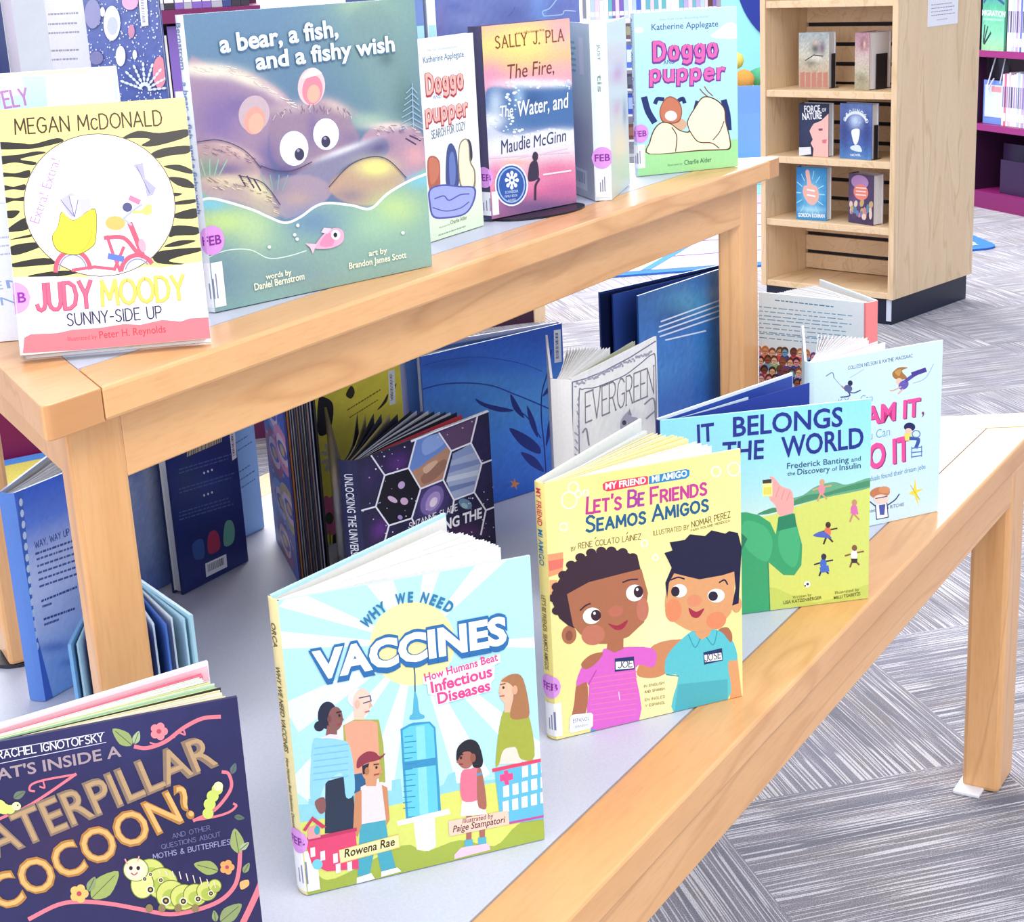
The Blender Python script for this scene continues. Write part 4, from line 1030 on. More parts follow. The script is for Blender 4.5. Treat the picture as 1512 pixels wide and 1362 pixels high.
def art_dream(a):
    a.fill('D3EEF6')
    a.fr(1120, 380, 3.857)
    a.pen('2C3A7C', 'COLLEEN NELSON & KATHIE MACISAAC', 510, 643, 876, 572, 19, .13)
    for pts, c, wd in [('475 738 500 755 515 730', 'C09080', 10), ('500 755 520 790 470 800', '4A4A88', 8), ('515 770 545 775 580 760', '4A4A88', 7), ('385 680 420 660 430 690', '6A7AA8', 5), ('430 690 470 735', '8090C0', 3), ('520 690 600 640', 'A0B0D0', 3)]: a.line(c, wd, pts, 1)
    a.ell('2A2A4A', 522, 720, 14, 16); a.ell('5A6090', 510, 750, 24, 20, 20)
    a.poly('A8743C', '762 660 800 630 850 632 815 650 845 690 800 700 770 690', 1); a.poly('C89850', '775 655 810 640 800 680', 1); a.ell('F4C8B0', 800, 710, 18, 20); a.ell('6A5AB0', 825, 730, 32, 24, -40); a.line('5A4AA0', 20, '840 705 890 670 940 648', 1); a.line('4A3A90', 26, '880 668 945 645'); a.line('E0B0A0', 8, '810 740 770 760 750 762', 1); a.line('E0B0A0', 8, '820 755 795 780', 1); a.line('80A0D0', 3, '880 720 950 690 995 610', 1)
    a.fr(960, 480, 3.0955)
    for t, x0, y0, x1, y1, hp in [('DREAM IT', 806, 492, 1232, 414, 80), ('DO IT', 925, 680, 1188, 614, 108)]:
        a.text('8A3A78', t, x0+5, y0+3, x1+5, y1+3, hp, .03); a.text('F0509C', t, x0, y0, x1, y1, hp, .03)
    a.text('8A3A78', ',', 1240, 412, 1252, 410, 74, .0); a.text('6AA8CC', 'You Can', 950, 540, 1096, 506, 40, -.008); a.text('6AA8CC', 'If You Can', 860, 375, 1016, 350, 34, -.008)
    a.text('3A8CB4', '20 individuals found their dream jobs', 930, 734, 1258, 658, 22)
    a.text('2C3A7C', 'Illustrated by Scot RITCHIE', 960, 868, 1160, 828, 15)
    a.poly('F8E040', '1210 700 1218 755 1250 750 1220 768 1228 830 1208 780 1180 772 1204 757', 0); a.line('D0A830', 3, '1190 735 1232 800')
    a.ell('20285C', 1185, 468, 26, 20); a.ell('F4CDB4', 1180, 488, 16, 15); a.poly('F4E060', '1160 500 1190 495 1195 530 1165 530'); a.line('3A5AA0', 16, '1190 520 1225 525 1215 560', 1); a.line('5A7AC0', 5, '1195 565 1240 560'); a.line('5A7AC0', 5, '1195 585 1242 580'); a.line('5A7AC0', 5, '1195 605 1240 598'); a.line('5A7AC0', 4, '1195 560 1195 610'); a.line('5A7AC0', 4, '1240 555 1240 602'); a.ring('5A7AC0', 1215, 500, 18, 16, 4)
    a.ell('C88058', 1050, 768, 46, 26, -8); a.ell('D89868', 1070, 755, 26, 16); a.ell('F6D8C8', 1055, 798, 34, 22); a.line('2A3468', 4, '1030 795 1082 785'); a.poly('F6FAFC', '1030 825 1082 815 1088 880 1035 890', 0); a.line('2A3468', 4, '1030 825 1035 890 1088 880 1082 815'); a.line('2A3468', 5, '1085 825 1120 800 1138 775', 1); a.line('2A3468', 5, '1030 830 1000 805'); a.poly('4A5AA8', '1045 825 1075 820 1070 870 1050 870')

def art_crowd(a):
    a.fr(860, 380, 2.7)
    a.fill('E9F4F8'); a.poly('F48C8C', '1122 150 1150 150 1150 900 1122 900')
    a.greek('4A86A8', 768, 175, 1003, 202, 1, 12, hp=4.5, ragged=0)
    for y_, n in [(200, 3), (248, 4), (305, 2)]: a.greek('78A8C4', 700, y_, 1078, y_+38, n, 17, hp=4, seed=y_, ragged=.12)
    r = random.Random(5); hair = ['3A2430', '5A3428', '8A4A38', '2A2A40', '6A4A30', '784080', 'C87840']; sk = ['F4C8A8', 'D89870', '9A5A40', 'F0B890', '7A4434', 'E89898', '6AB0C8']; cl = ['E84858', '78A8D8', '3A4A90', 'F08068', '9AC888', 'B8A0D0']
    for row in range(6):
        for i in range(9):
            x = 700 + i*28 + (row % 2)*14 + r.uniform(-5, 5); y_ = 372 + row*38 + i*3 + r.uniform(-6, 6)
            a.ell(r.choice(cl), x, y_+24, 18, 16); a.ell(r.choice(hair), x, y_-4, 15, 18); k = r.choice(sk); a.ell(k, x, y_+2, 11, 14); a.line('302030', 2.5, f'{x-8} {y_} {x+8} {y_+1}'); a.line('A03048', 2.5, f'{x-4} {y_+9} {x+4} {y_+9}')

def art_evergreen(a):
    a.fr(600, 380, 3.78)
    a.paint('EEEAE4', [('b', 'D8D4DC', 1250, 900, 80, 60, .6), ('b', 'C8C2CC', 960, 1000, 50, 120, .5), ('b', 'C8C2C8', 1380, 850, 40, 120, .6), ('b', 'DCD6DC', 1100, 600, 300, 30, .6, -25)], 40, .03)
    G = '6E6A80'
    a.line(G, 7, '930 1500 928 700 1000 680 1100 640 1250 560 1390 470', 0); a.line(G, 6, '970 1400 965 800 985 740 1050 730 1130 700 1220 660 1300 600 1370 545 1390 580 1395 900', 1)
    r = random.Random(2)
    for i in range(46):
        t = i/46; x = 945+430*t; y_ = 715-190*t+r.uniform(-8, 10); a.ell('A09AAC', x, y_, r.uniform(5, 9), r.uniform(5, 9))
    for i in range(16): a.line('9A94A4', 5, f'{940+r.uniform(0,25)} {780+i*40} {955+r.uniform(0,20)} {800+i*40}')
    a.pen('7A7280', 'EVERGREEN', 1000, 926, 1380, 762, 168, .05, .05, .14)
    a.poly('A4A0B0', '1195 940 1205 900 1240 860 1255 890 1290 900 1310 960 1300 1040 1230 1060 1200 1000', 1); a.poly('8A8698', '1235 880 1245 845 1258 885', 0); a.ell('3A3444', 1215, 925, 12, 14)
    for s in ['1330 820 1380 790 1390 900', '1340 900 1385 860', '985 980 1005 960 1020 1050']: a.line('8A8490', 8, s, 1)

def barcode(a, quad, n=16, col='3A3A60', vert=True):
    a.poly('F4F4FA', [c for q in quad for c in q])
    q = np.array(quad, float); r = random.Random(n); y = a.y()
    for i in range(n):
        t0 = .1+.8*i/n; t1 = t0+.8/n*(.3+.4*r.random())
        f = lambda s_, t: (q[0]*(1-s_)+q[1]*s_)*(1-t) + (q[3]*(1-s_)+q[2]*s_)*t
        ps = [f(.2, t0), f(.62, t0), f(.62, t1), f(.2, t1)] if vert else [f(t0, .15), f(t1, .15), f(t1, .7), f(t0, .7)]
        a.poly(col, [c for p_ in ps for c in p_], 0, y)

def art_ocean(a):
    a.fr(600, 380, 3.78)
    a.paint('3C78E0', [('v', '3064CC 3C7CE4 5AA4F4 4890F0 3A78E0 3064CC'), ('b', '5AA0E8', 450, 700, 260, 60, .6), ('b', '3A78D4', 300, 900, 200, 90, .6), ('b', '2850BC', 800, 440, 200, 70, .6), ('b', '5AA4E4', 700, 860, 160, 60, .5), ('b', '23489E', 250, 600, 160, 30, .5, -6)], 60, .05)
    D = '1C2C84'
    a.line('2244A0', 8, '90 740 200 712 340 704 480 720 600 765 700 805 850 870', 1); a.line('2848A8', 4, '90 610 200 580 400 560 620 590 760 640', 1)
    for s in ['385 790 450 820 600 855 520 865 420 830', '580 768 610 800 660 900 600 850', '675 830 720 920 735 1010 690 930', '575 955 680 1000 745 1060 740 1100 640 1050', '640 1090 720 1120 770 1200 690 1160', '860 800 850 930 890 1050 880 920', '820 860 815 950 780 1060 790 940', '760 780 800 710 830 680 810 740', '850 1020 845 1090 880 1130 870 1060']: a.poly(D, s, 1)
    a.line(D, 7, '810 520 790 640 758 760 755 900 770 1050 780 1200', 1); a.line(D, 6, '600 840 680 900 750 1010', 1)
    barcode(a, [(824, 410), (862, 404), (868, 586), (828, 592)], 20)
    a.poly('E08A50', '605 1235 612 1258 635 1262 615 1275 618 1300 602 1280 582 1288 594 1266 580 1250 600 1254')

def art_pages(a):
    a.fr(780, 340, 4.2)
    a.paint('3A72BC', [('v', '3870B4 3C7CC8 3468B8 3C78CC'), ('b', '58A4C4', 980, 460, 150, 90, .8), ('b', '1C3A74', 900, 560, 120, 100, .6), ('b', '4488C4', 1100, 800, 200, 120, .5), ('b', '9AA8C8', 1170, 400, 60, 40, .6), ('b', '4C90CC', 850, 900, 120, 100, .5)], 50, .07)
    for i, (x0, y0, x1, y1) in enumerate([(822, 575, 1250, 420), (812, 608, 1250, 452), (806, 640, 1250, 484), (815, 668, 1250, 520), (850, 690, 1100, 632)]):
        a.line('D8E4F8', 9, f'{x0} {y0} {x1} {y1}')
def art_navy_page(a):
    a.fr(780, 340, 4.2)
    a.paint('3C6AD0', [('v', '3460C0 3C70E0 5A9AF0 80B8F4'), ('b', '1C3080', 560, 440, 120, 60, .5)], 30, .05)
    a.poly('B8C8EC', '620 345 650 340 655 400 625 405'); a.poly('DCE8FA', '760 325 800 312 803 370 762 385'); a.line('A8B8E0', 6, '655 350 700 335 752 345', 1)

def art_space(a):
    a.fr(360, 520, 3.78)
    rnd = random.Random(8)
    a.paint('1E1B3E', [('b', '5A2C7C', 860, 620, 70, 50, .9, -30), ('b', '3A2A64', 700, 700, 70, 90, .6), ('b', '6A3090', 760, 990, 40, 60, .8, 30), ('b', '5A3A74', 1180, 450, 90, 60, .9), ('b', '2E2858', 1340, 620, 60, 220, .8), ('b', '5A4A90', 1050, 830, 80, 110, .9, 30), ('b', '4A2A54', 1250, 1000, 100, 40, .8), ('b', '2A2450', 700, 900, 50, 60, .5)], 70, .10)
    a.poly('6C8CD0', '960 490 1085 455 1155 555 1110 710 985 765 915 650'); a.poly('8CA8E0', '1000 500 1085 460 1120 510 1010 580', 1); a.poly('B88A70', '938 668 990 640 1040 600 1100 560 1135 530 1155 555 1110 710 985 765'); a.poly('9A6E5C', '990 700 1060 640 1120 600 1130 640 1080 700 1010 740', 1); a.poly('D8B094', '1000 650 1060 610 1080 620 1020 680', 1)
    a.poly('5C4468', '1088 455 1300 368 1265 510 1155 555')
    a.poly('A4B0D0', '1130 720 1160 600 1230 535 1262 512 1325 625 1285 780 1170 825')
    for s, c in [('1150 640 1310 600 1322 625 1140 680', '8090C0'), ('1135 700 1310 660 1305 690 1130 730', 'C8D0E4'), ('1140 755 1290 720 1290 740 1150 785', '7484B4'), ('1165 570 1262 520 1290 560 1160 610', '8A9CC8')]: a.poly(c, s)
    a.poly('0C0A1C', '790 690 920 650 985 765 935 930 810 970 735 865')
    for x, y_, rx, ry, c in [(880, 745, 18, 22, 'C8A8D8'), (830, 825, 30, 14, 'D8B8D8'), (895, 835, 22, 20, 'D8B0D0'), (872, 925, 14, 12, 'A890D0'), (1050, 830, 55, 90, '7A68A8'), (1055, 835, 34, 60, 'A890C8'), (1058, 840, 18, 30, 'E8D8E8'), (1235, 850, 40, 26, '6A88A8'), (1230, 860, 20, 14, '9AB8C0')]: a.ell(c, x, y_, rx, ry, 30)
    for i in range(110):
        x, y_ = rnd.uniform(640, 1400), rnd.uniform(380, 1150)
        if 900 < x < 1330 and 480 < y_ < 780: continue
        q = rnd.uniform(2, 5); a.ell(rnd.choice(['F4F0FF', 'C8C0F0', 'E8A8D8']), x, y_, q, q, n=6)
    for s in ['710 580 785 690 735 865 640 890', '785 690 918 650 960 490', '918 650 985 765 935 930 808 970 735 865', '985 765 1110 715 1155 555 1088 455', '1110 715 1170 828 1283 785 1325 625 1265 510 1155 555', '1300 365 1265 510', '1325 625 1420 590', '1283 785 1348 885 1430 855', '808 970 770 1110', '1170 828 1160 900', '935 930 950 960', '1348 885 1320 1020']: a.line('F0F0FA', 9, s)
    a.line('F4F4FC', 12, '935 500 1060 448 1360 332')
    a.pen('F4F4FA', 'SUZANNE SLADE', 922, 992, 1190, 884, 36, .13); a.text('F8F4FC', 'UNLOCKING THE', 838, 1090, 1326, 925, 58, .03); a.text('F8F4FC', 'UNIVERSE', 760, 1330, 1330, 1150, 84, .03)

def art_swirl(a):
    a.paint('4450B0', [('v', '5452B4 4056C0 4A48A0 4054B8')], 12)
    for cx, cy, c in [(.3, .12, 'C05878'), (.7, .06, '88B0E0'), (.45, .3, '7A9AD8'), (.4, .5, 'B04468'), (.5, .72, '7A9AD8'), (.5, .9, '8A4A88'), (.8, .42, 'E08AB0'), (.85, .68, 'C8B060')]:
        a.ring(c, cx, cy, .34, .075, .05, 20, 300); a.ring('F0C8D8', cx, cy, .22, .05, .03); a.ell('E0B850', cx, cy, .1, .024)
    for i in range(40):
        r = random.Random(i); a.ell(r.choice(['A8C8F0', 'E8A0C0', 'C84860']), r.random(), r.random(), .03, .008, n=8)

def art_yellow(a):
    a.fr(360, 520, 3.78)
    a.paint('F8E650', [('b', 'F0DC44', 700, 300, 200, 200, .5), ('b', 'F0E068', 520, 600, 80, 300, .5)], 16, .03)
    a.poly('26242E', '418 262 455 255 495 285 500 350 480 440 430 470 410 420', 1); a.poly('26242E', '500 660 540 660 540 1400 490 1400', 0)
    a.greek('7A6A20', 578, 330, 765, 215, 1, 40, hp=8, ragged=0); a.greek('7A6A20', 590, 372, 750, 272, 1, 40, hp=7, ragged=0)
    for s in ['570 240 600 190 620 225 600 262', '745 325 775 285 805 235 800 275 770 310', '835 205 852 175 846 210']: a.poly('3A3020', s, 1)
    barcode(a, [(806, 110), (842, 100), (848, 290), (815, 300)], 18, '5A5A60')
    for k in range(10):
        t = math.radians(36*k); a.ell('E06A98', 478+34*math.cos(t), 915+75*math.sin(t), 22, 40, math.degrees(t)+90)
    a.ell('3A4A30', 478, 930, 22, 34); a.line('6A7A30', 8, '480 1000 490 1300')
    for k in range(9):
        t = math.radians(40*k); a.ell('C8C0B0', 480+22*math.cos(t), 590+60*math.sin(t), 12, 30, math.degrees(t)+90)

def art_navy(a):
    a.fr(0, 560, 3.78)
    a.paint('283678', [('b', '3A4C90', 1150, 600, 150, 120, .7), ('b', '16204A', 1200, 900, 200, 100, .5), ('b', '3A4A6C', 1040, 560, 60, 150, .6)], 20, .04)
    a.greek('C8B890', 1045, 436, 1240, 352, 1, 10, hp=36, seed=4, ragged=0); barcode(a, [(1282, 300), (1312, 290), (1322, 440), (1298, 458)], 14, '303050')
    for y_ in (480, 500, 590, 610, 720, 740, 760): a.greek('5A6AA0', 1000, y_+30, 1310, y_-60, 1, 18, hp=7, seed=y_)
    for y_ in (525, 650):
        for i in range(3): a.ell('E8E8F4', 1140+22*i, y_+ (525-525) - 8*i, 5, 7)
    a.poly('3A5C9C', '1075 920 1130 895 1140 990 1100 1010 1080 990', 1); a.poly('B03A5A', '1160 880 1190 845 1220 870 1225 950 1165 975', 1); a.poly('6AA898', '1255 810 1290 790 1310 840 1300 915 1250 930', 1)
    barcode(a, [(1145, 1032), (1262, 978), (1268, 1050), (1150, 1108)], 18, '303050', False)
def art_figure(a):
    a.paint('7088D0', [('v', '5064B8 8098E0 98B0EC 6884D0'), ('b', 'C8D0F0', .45, .35, .18, .18, .8), ('b', 'B0BCE8', .5, .65, .3, .2, .6), ('b', 'D8E0F8', .8, .3, .12, .3, .8), ('b', '4A58A0', .55, .1, .2, .1, .6)], 30, .06)
def art_lblue(a):
    a.fill('94C4FA')
    for k, y_ in enumerate((.42, .47, .60, .65, .70)): a.greek('4A78B8', .62, y_+.02, .97, y_-.02, 1, .02, hp=.008, seed=k)
def art_way(a):
    a.fr(0, 560, 3.78)
    a.paint('D8DEFA', [('v', '4470E4 6C90F0 C8D2FA DCE0FC D6DCFA A0C0F4 8AB4F0'), ('b', '4A74C8', 300, 1500, 120, 30, .7, -10), ('b', '5A84CC', 420, 1580, 100, 26, .7, -10)], 40, .03)
    a.poly('4A70CC', '100 640 125 640 200 1400 330 1900 150 1900', 0)
    for i in range(14): a.ell('DCE8FA', 118+i*7, 690+i*62, 10, 22)
    a.pen('3A4890', 'WAY, WAY UP', 198, 948, 388, 872, 38, .13)
    a.greek('4A5898', 198, 986, 440, 900, 1, 38, hp=13, seed=8, ragged=0); a.greek('5A66A4', 205, 1016, 480, 922, 5, 38, 4, hp=12, seed=3, ragged=.05)
    for q in ((232, 1250, 430, 1170), (238, 1280, 290, 1262), (245, 1352, 420, 1290), (248, 1382, 330, 1352)): a.greek('4A5898', *q, 1, 10, hp=13, seed=q[1], ragged=0)

def art_caterpillar(a):
    a.fr(0, 900, 2.9475)
    a.paint('262654', [('b', '34346A', 500, 500, 400, 200, .6), ('b', '3A2A50', 300, 1000, 300, 200, .7), ('b', '1E1E44', 800, 900, 200, 300, .5)], 30, .04)
    def leaf(x, y_, L, ang, c='98A868'):
        t = math.radians(ang); dx, dy = math.cos(t), math.sin(t); nx, ny = -dy*L*.28, dx*L*.28
        a.poly(c, [x, y_, x+dx*L*.4+nx, y_+dy*L*.4+ny, x+dx*L, y_+dy*L, x+dx*L*.4-nx, y_+dy*L*.4-ny], 1); a.line('4A5A3A', 3, f'{x} {y_} {x+dx*L*.85} {y_+dy*L*.85}')
    def flower(x, y_, r, c):
        for k in range(5): t = math.radians(72*k); a.ell(c, x+r*.6*math.cos(t), y_+r*.6*math.sin(t), r*.5, r*.5, n=12)
        a.ell('B84858', x, y_, r*.3, r*.3, n=10)
    Pk = 'EC7A86'
    a.line(Pk, 17, '590 602 640 608 720 580 800 520 880 480 955 472', 1); a.line(Pk, 7, '655 585 690 590 760 560', 1); a.line(Pk, 7, '780 540 805 550 800 530', 1)
    a.line(Pk, 12, '-80 960 0 915 140 850 330 722', 1); a.line(Pk, 9, '330 722 200 745 140 765 130 790 150 795', 1); a.line(Pk, 7, '190 755 195 780 175 775', 1)
    a.line(Pk, 14, '845 922 930 880 985 820 1008 770 995 720 970 712', 1); a.line(Pk, 10, '845 922 940 905 1000 885 1028 860 1018 850', 1)
    a.line(Pk, 18, '130 1350 250 1290 350 1275 480 1285 620 1310 740 1330 860 1310 960 1270 1020 1210 1040 1140 1045 1060', 1); a.line(Pk, 26, '1060 1362 1090 1300 1130 1210 1150 1150', 1)
    leaf(575, 595, 110, 220); leaf(585, 590, 60, -70, 'A8B890'); leaf(60, 825, 60, -30, '6A7A68'); leaf(1008, 720, 50, -70, '5A6A70'); leaf(1040, 1065, 110, -100); leaf(1045, 1050, 50, -40, 'A8B890'); leaf(950, 1140, 110, 195, '98A860'); leaf(1060, 1150, 50, -60, '88986A'); leaf(400, 1260, 165, -45, '9CAC60'); leaf(385, 1230, 70, -65, '8A9A68'); leaf(960, 1362, 120, -40, '8A9A68'); leaf(1020, 905, 45, 10, '5A6A60'); leaf(940, 1362, 50, -100, '8A9A68')
    flower(692, 535, 36, 'F08890'); flower(345, 1240, 38, 'F2BC6A'); flower(988, 1125, 30, 'F0A060'); a.poly('F0B070', '1045 1190 1080 1180 1082 1205 1050 1222', 1)
    a.pen('F2F0F8', 'RACHEL IGNOTOFSKY', -8, 655, 450, 576, 34, .13); a.line('D8D4E8', 3, '-80 632 455 538'); a.line('D8D4E8', 3, '-80 690 462 582')
    a.text('A8949C', "WHAT'S INSIDE A", -170, 778, 530, 642, 48, .02)
    a.text('8A7462', 'CATERPILLAR', -150, 1140, 952, 676, 150, .035); a.text('B89870', 'CATERPILLAR', -148, 1136, 950, 674, 144, .0)
    a.text('B07C40', 'COCOON?', 0, 1322, 862, 892, 150, .035); a.text('E8B06A', 'COCOON?', 2, 1318, 860, 890, 144, .0)
    a.pen('6A6E9C', 'AND OTHER', 752, 1000, 915, 962, 20, .12); a.pen('6A6E9C', 'QUESTIONS ABOUT', 705, 1046, 960, 990, 20, .12); a.pen('9898C4', 'MOTHS & BUTTERFLIES', 668, 1090, 1002, 1024, 22, .13)
    # caterpillars
    for x, y_, rx, ry in [(655, 1150, 62, 60), (705, 1195, 66, 66), (745, 1245, 62, 62), (800, 1255, 56, 54), (850, 1245, 50, 46), (900, 1228, 42, 40), (935, 1205, 26, 26)]:
        a.ell('6A7A30', x, y_, rx+4, ry+4); a.ell('CCD070', x, y_, rx, ry); a.ell('A8B850', x+4, y_+12, rx*.7, ry*.62)
    a.ell('6A7A30', 620, 1200, 52, 62); a.ell('D8DC88', 620, 1200, 48, 58); a.ell('6A7A30', 592, 1135, 56, 52); a.ell('EEF0B0', 592, 1135, 52, 48); a.ell('F6D8C0', 585, 1140, 36, 32)
    for x in (570, 602): a.ell('2A2030', x, 1128, 8, 9)
    a.line('C03850', 5, '572 1150 585 1158 598 1148', 1); a.line('F0A0A0', 6, '545 1090 555 1110'); a.line('F0A0A0', 6, '605 1078 600 1098')
    for x, y_, r in [(655, 1222, 18), (722, 1270, 20), (798, 1272, 17), (862, 1262, 15), (918, 1238, 13), (630, 1175, 11), (700, 1180, 12), (655, 1155, 10)]: a.ell('F4F0C8', x, y_, r, r); a.ell('2A2A38', x, y_, r*.72, r*.72); a.ell('C8A850', x, y_, r*.3, r*.3)
    for i in range(9): a.line('F0D8C8', 4, f'{690+i*30} {1120+i*8+max(0,3-i)*6} {698+i*30} {1150+i*8}')
    for x in (650, 705, 775, 850): a.ell('8A7A50', x, 1302, 16, 18)
    for x, y_, r in [(905, 890, 24), (912, 850, 26), (925, 815, 26), (945, 785, 24)]: a.ell('C8D468', x, y_, r, r)
    a.ell('EAF0B0', 950, 772, 20, 20)
    for x, y_, r in [(-5, 860, 34), (20, 870, 26), (45, 872, 22)]: a.ell('D4D878', x, y_, r, r*.9)
    a.ell('F0F0B0', 72, 858, 20, 18); a.ell('2A2030', 78, 854, 4, 4)

def art_bubbles(a):
    a.fr(0, 0, 5.04)
    a.paint('5464A8', [('v', '6A74A8 5A68A8 4A5EA8 4058A4 4A5CA0')], 20, .06)
    r = random.Random(4)
    for i in range(420):
        x, y_ = r.uniform(620, 1220), r.uniform(-60, 900); q = r.uniform(3, 8); a.ell('DCE4FA', x, y_, q*.8, q, n=8)
    for cx, cy, rx, ry, c in [(815, 180, 62, 130, 'E8ECF8'), (820, 200, 40, 70, 'C0C4DC'), (880, 425, 36, 76, 'E8F0FA'), (950, 20, 60, 60, 'E8A8C8'), (985, 415, 16, 36, 'E8F0FA'), (745, 95, 18, 36, 'E8ECF8'), (1170, 545, 50, 118, 'E890A0'), (960, 240, 24, 50, 'C88AA8'), (700, 440, 50, 50, '7A78A8'), (672, 110, 60, 110, '9090B8')]: a.ell(c, cx, cy, rx, ry)
    for k in range(5):
        for i in range(8): t = math.radians(200+22*i); a.ell('DCE4FA', 1060+(40+k*34)*math.cos(t), 680+(50+k*36)*math.sin(t), 10, 18, math.degrees(t)+90, n=8)
    barcode(a, [(1010, -40), (1072, -40), (1088, 195), (1036, 205)], 16, '6A6A90')

def art_story(a):
    a.fr(0, 0, 5.04); a.fill('F6F6FB')
    for y_ in (120, 195, 262, 395, 462): a.greek('A8A8B8', 360, y_, 610, y_-12, 1, 10, hp=14, seed=y_, ragged=.2)
def art_aqua(a):
    a.fr(0, 0, 5.04)
    a.fill('FBF9F6'); a.poly('F8F0B8', '-150 535 640 512 640 550 -150 570'); a.poly('BFEDF0', '-160 580 340 572 358 800 -150 850')
    a.poly('F2F4F6', '0 600 160 590 160 700 0 720', 1); a.pen('B47AB8', 'LOVELY', -180, 845, 220, 780, 120, .15); a.greek('E8D8DC', 590, 620, 800, 610, 4, 40, hp=10)
    a.line('C8E8F0', 20, '848 560 870 740')
def art_seal(a):
    a.fr(600, 0, 4.447)
    a.paint('6F7EC0', [('v', '7A86C4 6C7CC0 6A76BC'), ('b', '8C96D0', 420, 130, 120, 90, .7), ('b', '5A66AC', 330, 50, 80, 24, .8, 15), ('b', '7AA0E0', 880, 60, 60, 120, .8), ('b', '5A64A8', 680, 90, 130, 60, .6), ('b', '6470B8', 1000, 40, 100, 50, .6), ('b', '8A7AB8', 230, 120, 30, 120, .6)], 50, .05)
    a.line('A8C8F0', 7, '905 110 895 80 940 60 985 5', 1); a.line('A8C8F0', 7, '905 110 1020 100 1040 75 1110 78', 1); a.line('5A64A8', 7, '670 110 700 80 712 50', 1)

def art_pale_back(a):
    a.paint('DCECEC', [('v', 'DDEFEF DCECEE D8E0E8 CCD0DC'), ('b', 'B4B4CC', .6, .62, .4, .12, .6), ('b', 'B8A4C4', .5, .78, .4, .08, .5)], 14)
    for i in range(6): a.greek('7CC4C4', .12, .12+.032*i, .62, .12+.032*i, 1, .1, hp=.014, seed=i, ragged=.1)
    a.greek('7CC4C4', .12, .40, .5, .40, 1, .1, hp=.01, seed=9, ragged=.1); a.poly('F6F8FA', '.70 .08 .82 .08 .82 .29 .70 .29'); a.greek('8898A8', .74, .10, .74, .28, 1, .1, hp=.01)
    barcode(a, [(.24, .83), (.80, .84), (.80, .96), (.24, .95)], 12, '90A4C0', False)
def art_pale(a):
    a.paint('DCEAEC', [('v', 'E0EEEE DEEAEC D8E4E8 D0E0DC'), ('b', 'C8A8D8', .5, .3, .3, .05, .8), ('b', 'D8A8D8', .4, .5, .2, .04, .7), ('b', 'F0E4C0', .5, .72, .4, .12, .9), ('b', '7A98C8', .8, .55, .1, .07, .8), ('b', 'D0E4C8', .5, .92, .6, .06, .8)], 24)

# ------------------------------------------------------------------ books on the riser
GT = 'books standing on top of the riser'
GB = 'books standing on the low table'
W1 = 'FFFFFF FAFAF6 F2F2F0'
book('tiger-striped chapter book leaning back at the left front of the riser', .0850, .1115, -47.8, .1443, .195, TOP+.0075, thick=.019, lean=23, cover='FBF9FC', back='F4F2F6', spine='F4F0F4', quad=[(0, 179), (275, 158), (310, 508), (34, 541)], art=art_tiger, mat=JACKET, month=(-.001, .045, .0125, 'FEB', FEB), group=GT, name='chapter_book')
book('large blue picture book with a big brown bear on its cover', .2860, .0916, -15.6, .2478, .2487, TOP, thick=.012, cover='6C8CA8', back='6C8CA8', spine='E4EAF2', quad=[(272, 21), (614, 0), (637, 393), (316, 463)], art=art_forest, mat=JACKET, month=(.0045, .062, .0125, 'FEB', FEB), call=(-.009, .012, .004, .043), group=GT,
     spine_art=[('a bear, a fish, and a fishy wish', .085, .195, .007, '6A8AC0'), ('Bernstrom', .205, .243, .006, '6A7AA0')])
book('white book with red bubble letters beside the big bear book', .6364, .1012, .9, .1064, .2048, TOP, thick=.010, cover='F6F8FA', quad=[(617, 60), (698, 49), (715, 334), (637, 358)], art=art_white_dogs, mat=JACKET, group=GT, name='chapter_book')
book('sunset and ocean wave novel with a round blue award seal held by a black stand', .7668, .1070, -15.2, .1352, .2073, TOP+.0025, thick=.022, cover='C070A0', back='5A5478', spine='4C4868', quad=[(710, 43.7), (842, 31), (851, 303), (728, 328)], art=art_wave, mat=JACKET, month=(-.007, .046, .0115, 'FEB', FEB), call=(-.020, .011, .004, .030), group=GT, name='novel')
book('pale clear-jacketed book standing half open with its spine towards the front', .9385, .0467, 17.7, .130, .202, TOP, thick=.020, op=30, cover='DCEAEC', back='E2EEF0', spine='E6F0F2', art=art_pale, back_art=art_pale_back, mat=JACKET, month=(-.010, .050, .0125, 'FEB', FEB), call=(-.019, -.002, .004, .036), group=GT, name='novel',
     spine_art=[('tis', .125, .145, .005, '7E9894'), ('JUST', .16, .178, .003, '8098A0')], leaves=[(.12, .9, 12, W1, 1)])
book('sky blue book with pink bubble letters at the right end of the riser', 1.1272, .1077, -39.4, .1436, .2034, TOP, thick=.011, cover='BCE8F2', spine='CFEAF2', quad=[(942, 20), (1090.5, 10), (1091, 246), (940, 261)], art=art_blue_dogs, mat=JACKET, month=(.0045, .054, .0115, 'FEB', FEB), call=(-.009, .010, .010, .040), group=GT, name='chapter_book',
     spine_art=[('Applegate  Alder', .135, .198, .005, '5A7AA8'), ('Doggo and Pupper', .068, .125, .006, '7A48B0')])
# the wire stand under the sunset novel
m = MB(); m.disc(0, 0, 0, .0022, .066, '1C1C28', ry=.036)
st = thing('book_stand', 'black wire book stand with an oval base under the sunset novel', 'book stand', (.838, .088, TOP), (0, 0, math.radians(-15.2)))
m.build('base_plate', METAL, st)
m = MB(); m.tube([(-.03, .047, .001), (-.03, .05, .12), (.03, .05, .12), (.03, .047, .001)], .0016, '1C1C28'); m.build('back_wire', METAL, st)
